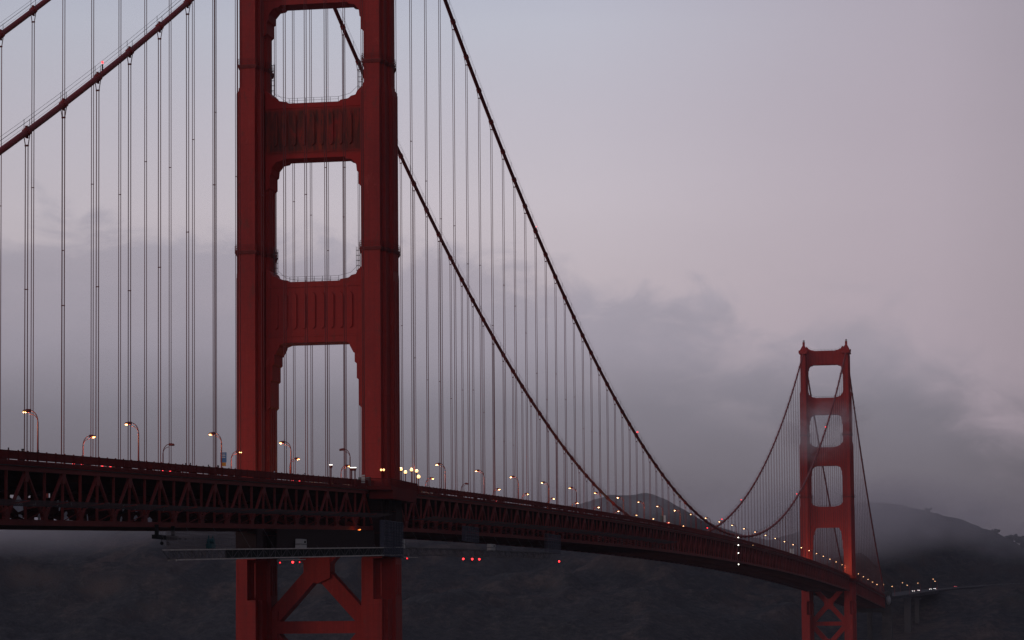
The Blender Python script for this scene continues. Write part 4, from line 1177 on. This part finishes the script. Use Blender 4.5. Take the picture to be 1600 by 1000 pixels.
# a bar with two pods left of the platform
br_ = empty('inspection_trolley', (14.5, -152, rail(-152)-12.1), label='small dark beam with two round pods under the truss at left', cat='trolley')
MB().box(-.5, .5, -5.2, 5.2, -.3, .35).box(-.3, .3, -4.4, -4.1, .35, 2.0).box(-.3, .3, 4.1, 4.4, .35, 2.0).build('beam', 'black', br_)
for yy in (-1.6, 1.6):
    MB().sphere((0, yy, -.95), .3, 10, 6).tube([(0, yy, -.7), (0, yy, -.3)], .05, 6).build('pod', 'black', br_)
def crate(y, w, h, label, m, x=16.9):
    z = rail(y)-14.25
    o = empty('wrapped_crate', (x, y, z), label=label, cat='crate', group='wrapped crates on the work platforms')
    MB().prism([(-.5, -w/2), (.5, -w/2), (.5, w/2), (-.5, w/2)], 0, h, [(-.45, -w/2+.1), (.45, -w/2+.2), (.48, w/2-.1), (-.45, w/2-.15)]).build('tarpaulin', m, o)
    MB().box(-.52, .52, -w/2-.02, w/2+.02, h*.45, h*.52).build('strap', 'galvdull', o)
    if w > 4: MB().box(.5, .55, w*.1, w*.1+1.0, h*.62, h*.85).build('patch', 'black', o)
crate(-77, 4.6, 1.9, 'large pale wrapped crate on the platform left of the near tower middle', 'tarp')
crate(5.2, 1.6, 1.9, 'small pale wrapped crate just right of the near tower right leg', 'tarp', 17.0)
crate(102, 6.0, 1.7, 'dull grey wrapped crate on the right hand platform', 'tarp')
teal = empty('winch', (16.9, -134.5, rail(-134.5)-14.1), label='teal winch machine standing on the work platform', cat='winch')
MB().box(-.5, .5, -1.1, 1.1, .2, 1.0).tube([(-.6, 0, 1.4), (.6, 0, 1.4)], .45, 12).build('housing', 'teal', teal); MB().box(-.1, .1, -1.3, -1.1, 0, 2.3).box(-.1, .1, 1.1, 1.3, 0, 2.3).build('frame', 'teal', teal)
def net_tower(ya, yb, x0, x1, zr0, zr1, label):
    o = empty('scaffold_tower', ((x0+x1)/2, (ya+yb)/2, rail((ya+yb)/2)+zr0), label=label, cat='scaffold', group='netted scaffold towers under the near railing')
    c = o.location
    zz = [rail(0)+0]
    za = rail((ya+yb)/2)+zr0-c.z; zb = rail((ya+yb)/2)+zr1-c.z
    fr = MB(); nx, ny = 1, max(2, int((yb-ya)/2.4))
    for x in (x0-c.x, x1-c.x):
        for j in range(ny+1):
            y = ya-c.y+(yb-ya)*j/ny; fr.box(x-.04, x+.04, y-.04, y+.04, za, zb)
        for k in range(5):
            z = za+(zb-za)*k/4; fr.box(x-.04, x+.04, ya-c.y, yb-c.y, z-.04, z+.04)
    for j in range(ny+1):
        for k in range(5):
            y = ya-c.y+(yb-ya)*j/ny; z = za+(zb-za)*k/4; fr.box(x0-c.x, x1-c.x, y-.035, y+.035, z-.035, z+.035)
    fr.build('scaffold_frame', 'galvdull', o)
    MB().box(x1-c.x+.08, x1-c.x+.1, ya-c.y-.1, yb-c.y+.1, za, zb).box(x0-c.x, x1-c.x, ya-c.y-.14, ya-c.y-.12, za, zb).build('netting', 'netting', o)
net_tower(-14, 3.2, 16.8, 17.7, -16.0, -8.6, 'blue grey netted scaffold tower at the near tower right leg')
net_tower(177, 196, 16.6, 17.5, -14.2, -9.0, 'dim netted scaffold well right of the near tower')
net_tower(69, 84, 16.6, 17.5, -12.2, -8.7, 'small netted scaffold between the two larger ones')
# orange work lights under the truss beside the near tower
for i, (y, dz, dx, lb) in enumerate(((-37, -12.0, .5, 'orange streak of work light slanting under the truss'), (-26, -10.2, 1.6, 'small orange work light higher beside the netted scaffold'))):
    o = empty('work_light', (15.2, y, rail(y)+dz), label=lb, cat='work light', group='orange work lights')
    MB().box(-.12, .12, -.12, .12, -.9, -.5).build('housing', 'galvdull', o)
    MB().beam((0, -dx, -.5), (0, dx, .5 if i == 0 else -.1), .14, .14, (1, 0, 0)).build('tube_light', 'work', o)
for lb, x, y, dz, r, m in (('bright red lamp on a pale bar under the platform', 17.3, -84.3, -16.6, .22, 'redhot'), ('left of the three red lamps under the right platform', 17.3, 66.8, -16.35, .25, 'redhot'), ('middle of the three red lamps under the right platform', 17.3, 77.1, -16.35, .25, 'redhot'),
                          ('right of the three red lamps under the right platform', 17.3, 85.4, -16.35, .25, 'redhot'), ('lone red lamp right of all platforms', 17.3, 195.1, -16.3, .26, 'redhot'), ('tiny red lamp just right of the near tower right leg, low', 17.3, 8.6, -16.4, .16, 'red'),
                          ('small red lamp at the left end of the pale bar', 17.3, -93, -16.6, .14, 'red'), ('small red lamp at the right end of the pale bar', 17.3, -79.5, -16.6, .12, 'red')):
    o = empty('hazard_lamp', (x, y, rail(y)+dz), label=lb, cat='warning light', group='red hazard lamps under the platforms')
    MB().tube([(0, 0, r*.6), (0, 0, .75)], .06, 6).box(-.1, .1, -.1, .1, r*.5, r*.5+.2).build('bracket', 'galvdull', o)
    MB().sphere((0, 0, 0), r, 10, 8).build('lens', m, o, smooth=True)
for ya, yb, lb in ((-93, -75.5, 'pale bar hanging under the platform between the near tower legs'), (5.5, 19, 'pale bar under the platform just right of the near tower')):
    o = empty('light_bar', (17.3, ya, rail(ya)-16.05), label=lb, cat='bar', group='pale bars under the platforms')
    MB().beam((0, 0, -.1), (0, yb-ya, rail(yb)-rail(ya)-.1), .16, .16).build('rail_bar', 'bright', o)
    hb = MB()
    for u in (.1, .5, .9): hb.beam((0, (yb-ya)*u, (rail(yb)-rail(ya))*u), (0, (yb-ya)*u, (rail(yb)-rail(ya))*u+.5), .05, .05)
    hb.build('hook', 'galvdull', o)
# pale patches added for bits of sky showing through the left truss
rr = random.Random(4)
scr = [(29, 787, 3.2, 1.1), (61, 809, 1.5, .45), (32, 806, .5, .5), (90, 786, 1.1, .3), (93, 795, 1.0, .3), (103, 803, .9, .8), (103, 811, 1.1, .8), (113, 788, 1.3, .5), (137, 811, 1.7, .3), (189, 812, 1.5, .3), (193, 793, 1.2, .5),
       (212, 809, .9, .4), (213, 797, .9, .4), (234, 813, 1.2, .5), (170, 789, .8, .3), (57, 787, 1.0, .35), (239, 795, .8, .25), (256, 795, .8, .25), (215, 790, .7, .3), (105, 785, .8, .3)]
def inv_plane(pxx, pyy, X):
    dirc = (R2*((pxx-800)/FPX)+U2*((500+SY-pyy)/FPX)+F)
    tt = (X-CAM.x)/dirc.x; return CAM+dirc*tt
for i, (sxp, syp, hh, ww) in enumerate(scr):
    q = inv_plane(sxp, syp, XC-.9)
    k = 6; pts = []
    for j in range(k):
        t_ = 2*math.pi*j/k+.3; pts.append((ww*1.6*math.cos(t_)*(.6+.5*rr.random()), hh*.5*math.sin(t_)*(.7+.4*rr.random())))
    m_ = MB().yz([(a, b_) for a, b_ in pts], -.015, .015)
    o = m_.build('sky_gap_patch', 'skytone', label='white sky patch added in gaps of the near truss, %s' % (('%s from the left' % ORD[i]) if i < 20 else ''), cat='sky patch', group='white sky patches added in the left truss')
    o.location = q; o.rotation_euler = (0, rr.uniform(-.2, .2), rr.uniform(-.2, .2))
srt = sorted([o for o in S.objects if o.name.startswith('sky_gap_patch')], key=lambda o: o.location.y)
for i, o in enumerate(srt): o['label'] = 'white sky patch added in gaps at the left end of the near truss, %s from the left' % ORD[i]
srt[1]['label'] = srt[1]['label']
# pale wrapped housing at the far end
q = inv_plane(1385, 937, 18)
wr = empty('wrapped_housing', (17.5, 1600, 63.4), label='white rounded tarpaulin bulge under the deck end beyond the far tower', cat='tarpaulin')
MB().sphere((0, 0, 3.6), 3.6, 14, 10, (.52, 1.0, 1.0)).build('tarpaulin', 'paletarp', wr, smooth=True)
MB().box(-.8, .8, -4, 4, 6.9, 7.4).build('support', 'galvdull', wr)

# ------------------------------------------------------------------ air: thin haze and local fog
def vol(name, mb, fn, label=None):
    m = bpy.data.materials.new(name); m.use_nodes = True; m.node_tree.nodes.clear(); t = NT(m.node_tree)
    v = t.new('ShaderNodeVolumePrincipled'); o_ = t.new('ShaderNodeOutputMaterial'); t.link(v.outputs[0], o_.inputs['Volume'])
    fn(t, v)
    ob = mb.build(name, m, kind='stuff')
    return ob
def hz(t, v):
    v.inputs['Color'].default_value = (.86, .84, .90, 1); v.inputs['Density'].default_value = 3.0e-5; v.inputs['Anisotropy'].default_value = 0
vol('haze', MB().box(-3200, 2600, -700, 5200, -7, 262), hz)
def fog(cx, cy, cz, sx_, sy_, sz_, dens, nscale, thr, name='fog'):
    def fn(t, v):
        v.inputs['Color'].default_value = (.99, .93, .93, 1); v.inputs['Anisotropy'].default_value = 0
        tc_ = t.new('ShaderNodeTexCoord').outputs['Object']
        ln = t.new('ShaderNodeVectorMath'); ln.operation = 'LENGTH'; t.link(tc_, ln.inputs[0])
        fall = t.smooth(ln.outputs['Value'], 1.0, .15)
        wp_ = t.new('ShaderNodeVectorMath'); wp_.operation = 'MULTIPLY'; wp_.inputs[1].default_value = (sx_, sy_, sz_*1.6); t.link(tc_, wp_.inputs[0])
        nn = t.noise(wp_.outputs[0], nscale, 4, .55, .6)
        k = t.smooth(nn, thr, thr+.22)
        t.link(t.math('MULTIPLY', t.math('MULTIPLY', fall, k), dens), v.inputs['Density'])
    ob = vol(name, MB().sphere((0, 0, 0), 1.0, 24, 14), fn)
    ob.location = (cx, cy, cz); ob.scale = (sx_, sy_, sz_)
    return ob
def fogpx(pxx, pyy, D_, w, dep, h, dens, ns_, thr):
    a = YAW+(pxx-800)/FPX; x = CAM.x+D_*math.sin(a); y = CAM.y+D_*math.cos(a); z = CAM.z+(978.4-pyy)/FPX*D_
    o = fog(x, y, z, w, dep, h, dens, ns_, thr); o.rotation_euler = (0, 0, -a); return o
fogpx(1272, 676, 1850, 36, 24, 27, .040, .050, .38)       # wisp across the far tower
fogpx(1308, 654, 1850, 28, 18, 12, .028, .07, .40)
fogpx(1385, 806, 2560, 120, 190, 44, .0085, .016, .36)     # hill cap
fogpx(1500, 822, 2560, 95, 160, 30, .0065, .020, .38)
fogpx(1600, 850, 2560, 80, 150, 28, .0035, .018, .34)
fogpx(1000, 790, 2600, 240, 160, 32, .0042, .012, .38)
fogpx(560, 790, 2400, 330, 200, 34, .0035, .009, .32)      # bank over the left ridge
fogpx(30, 815, 2400, 190, 200, 34, .0042, .010, .30)
fogpx(1300, 822, 2560, 120, 170, 48, .011, .012, .30)
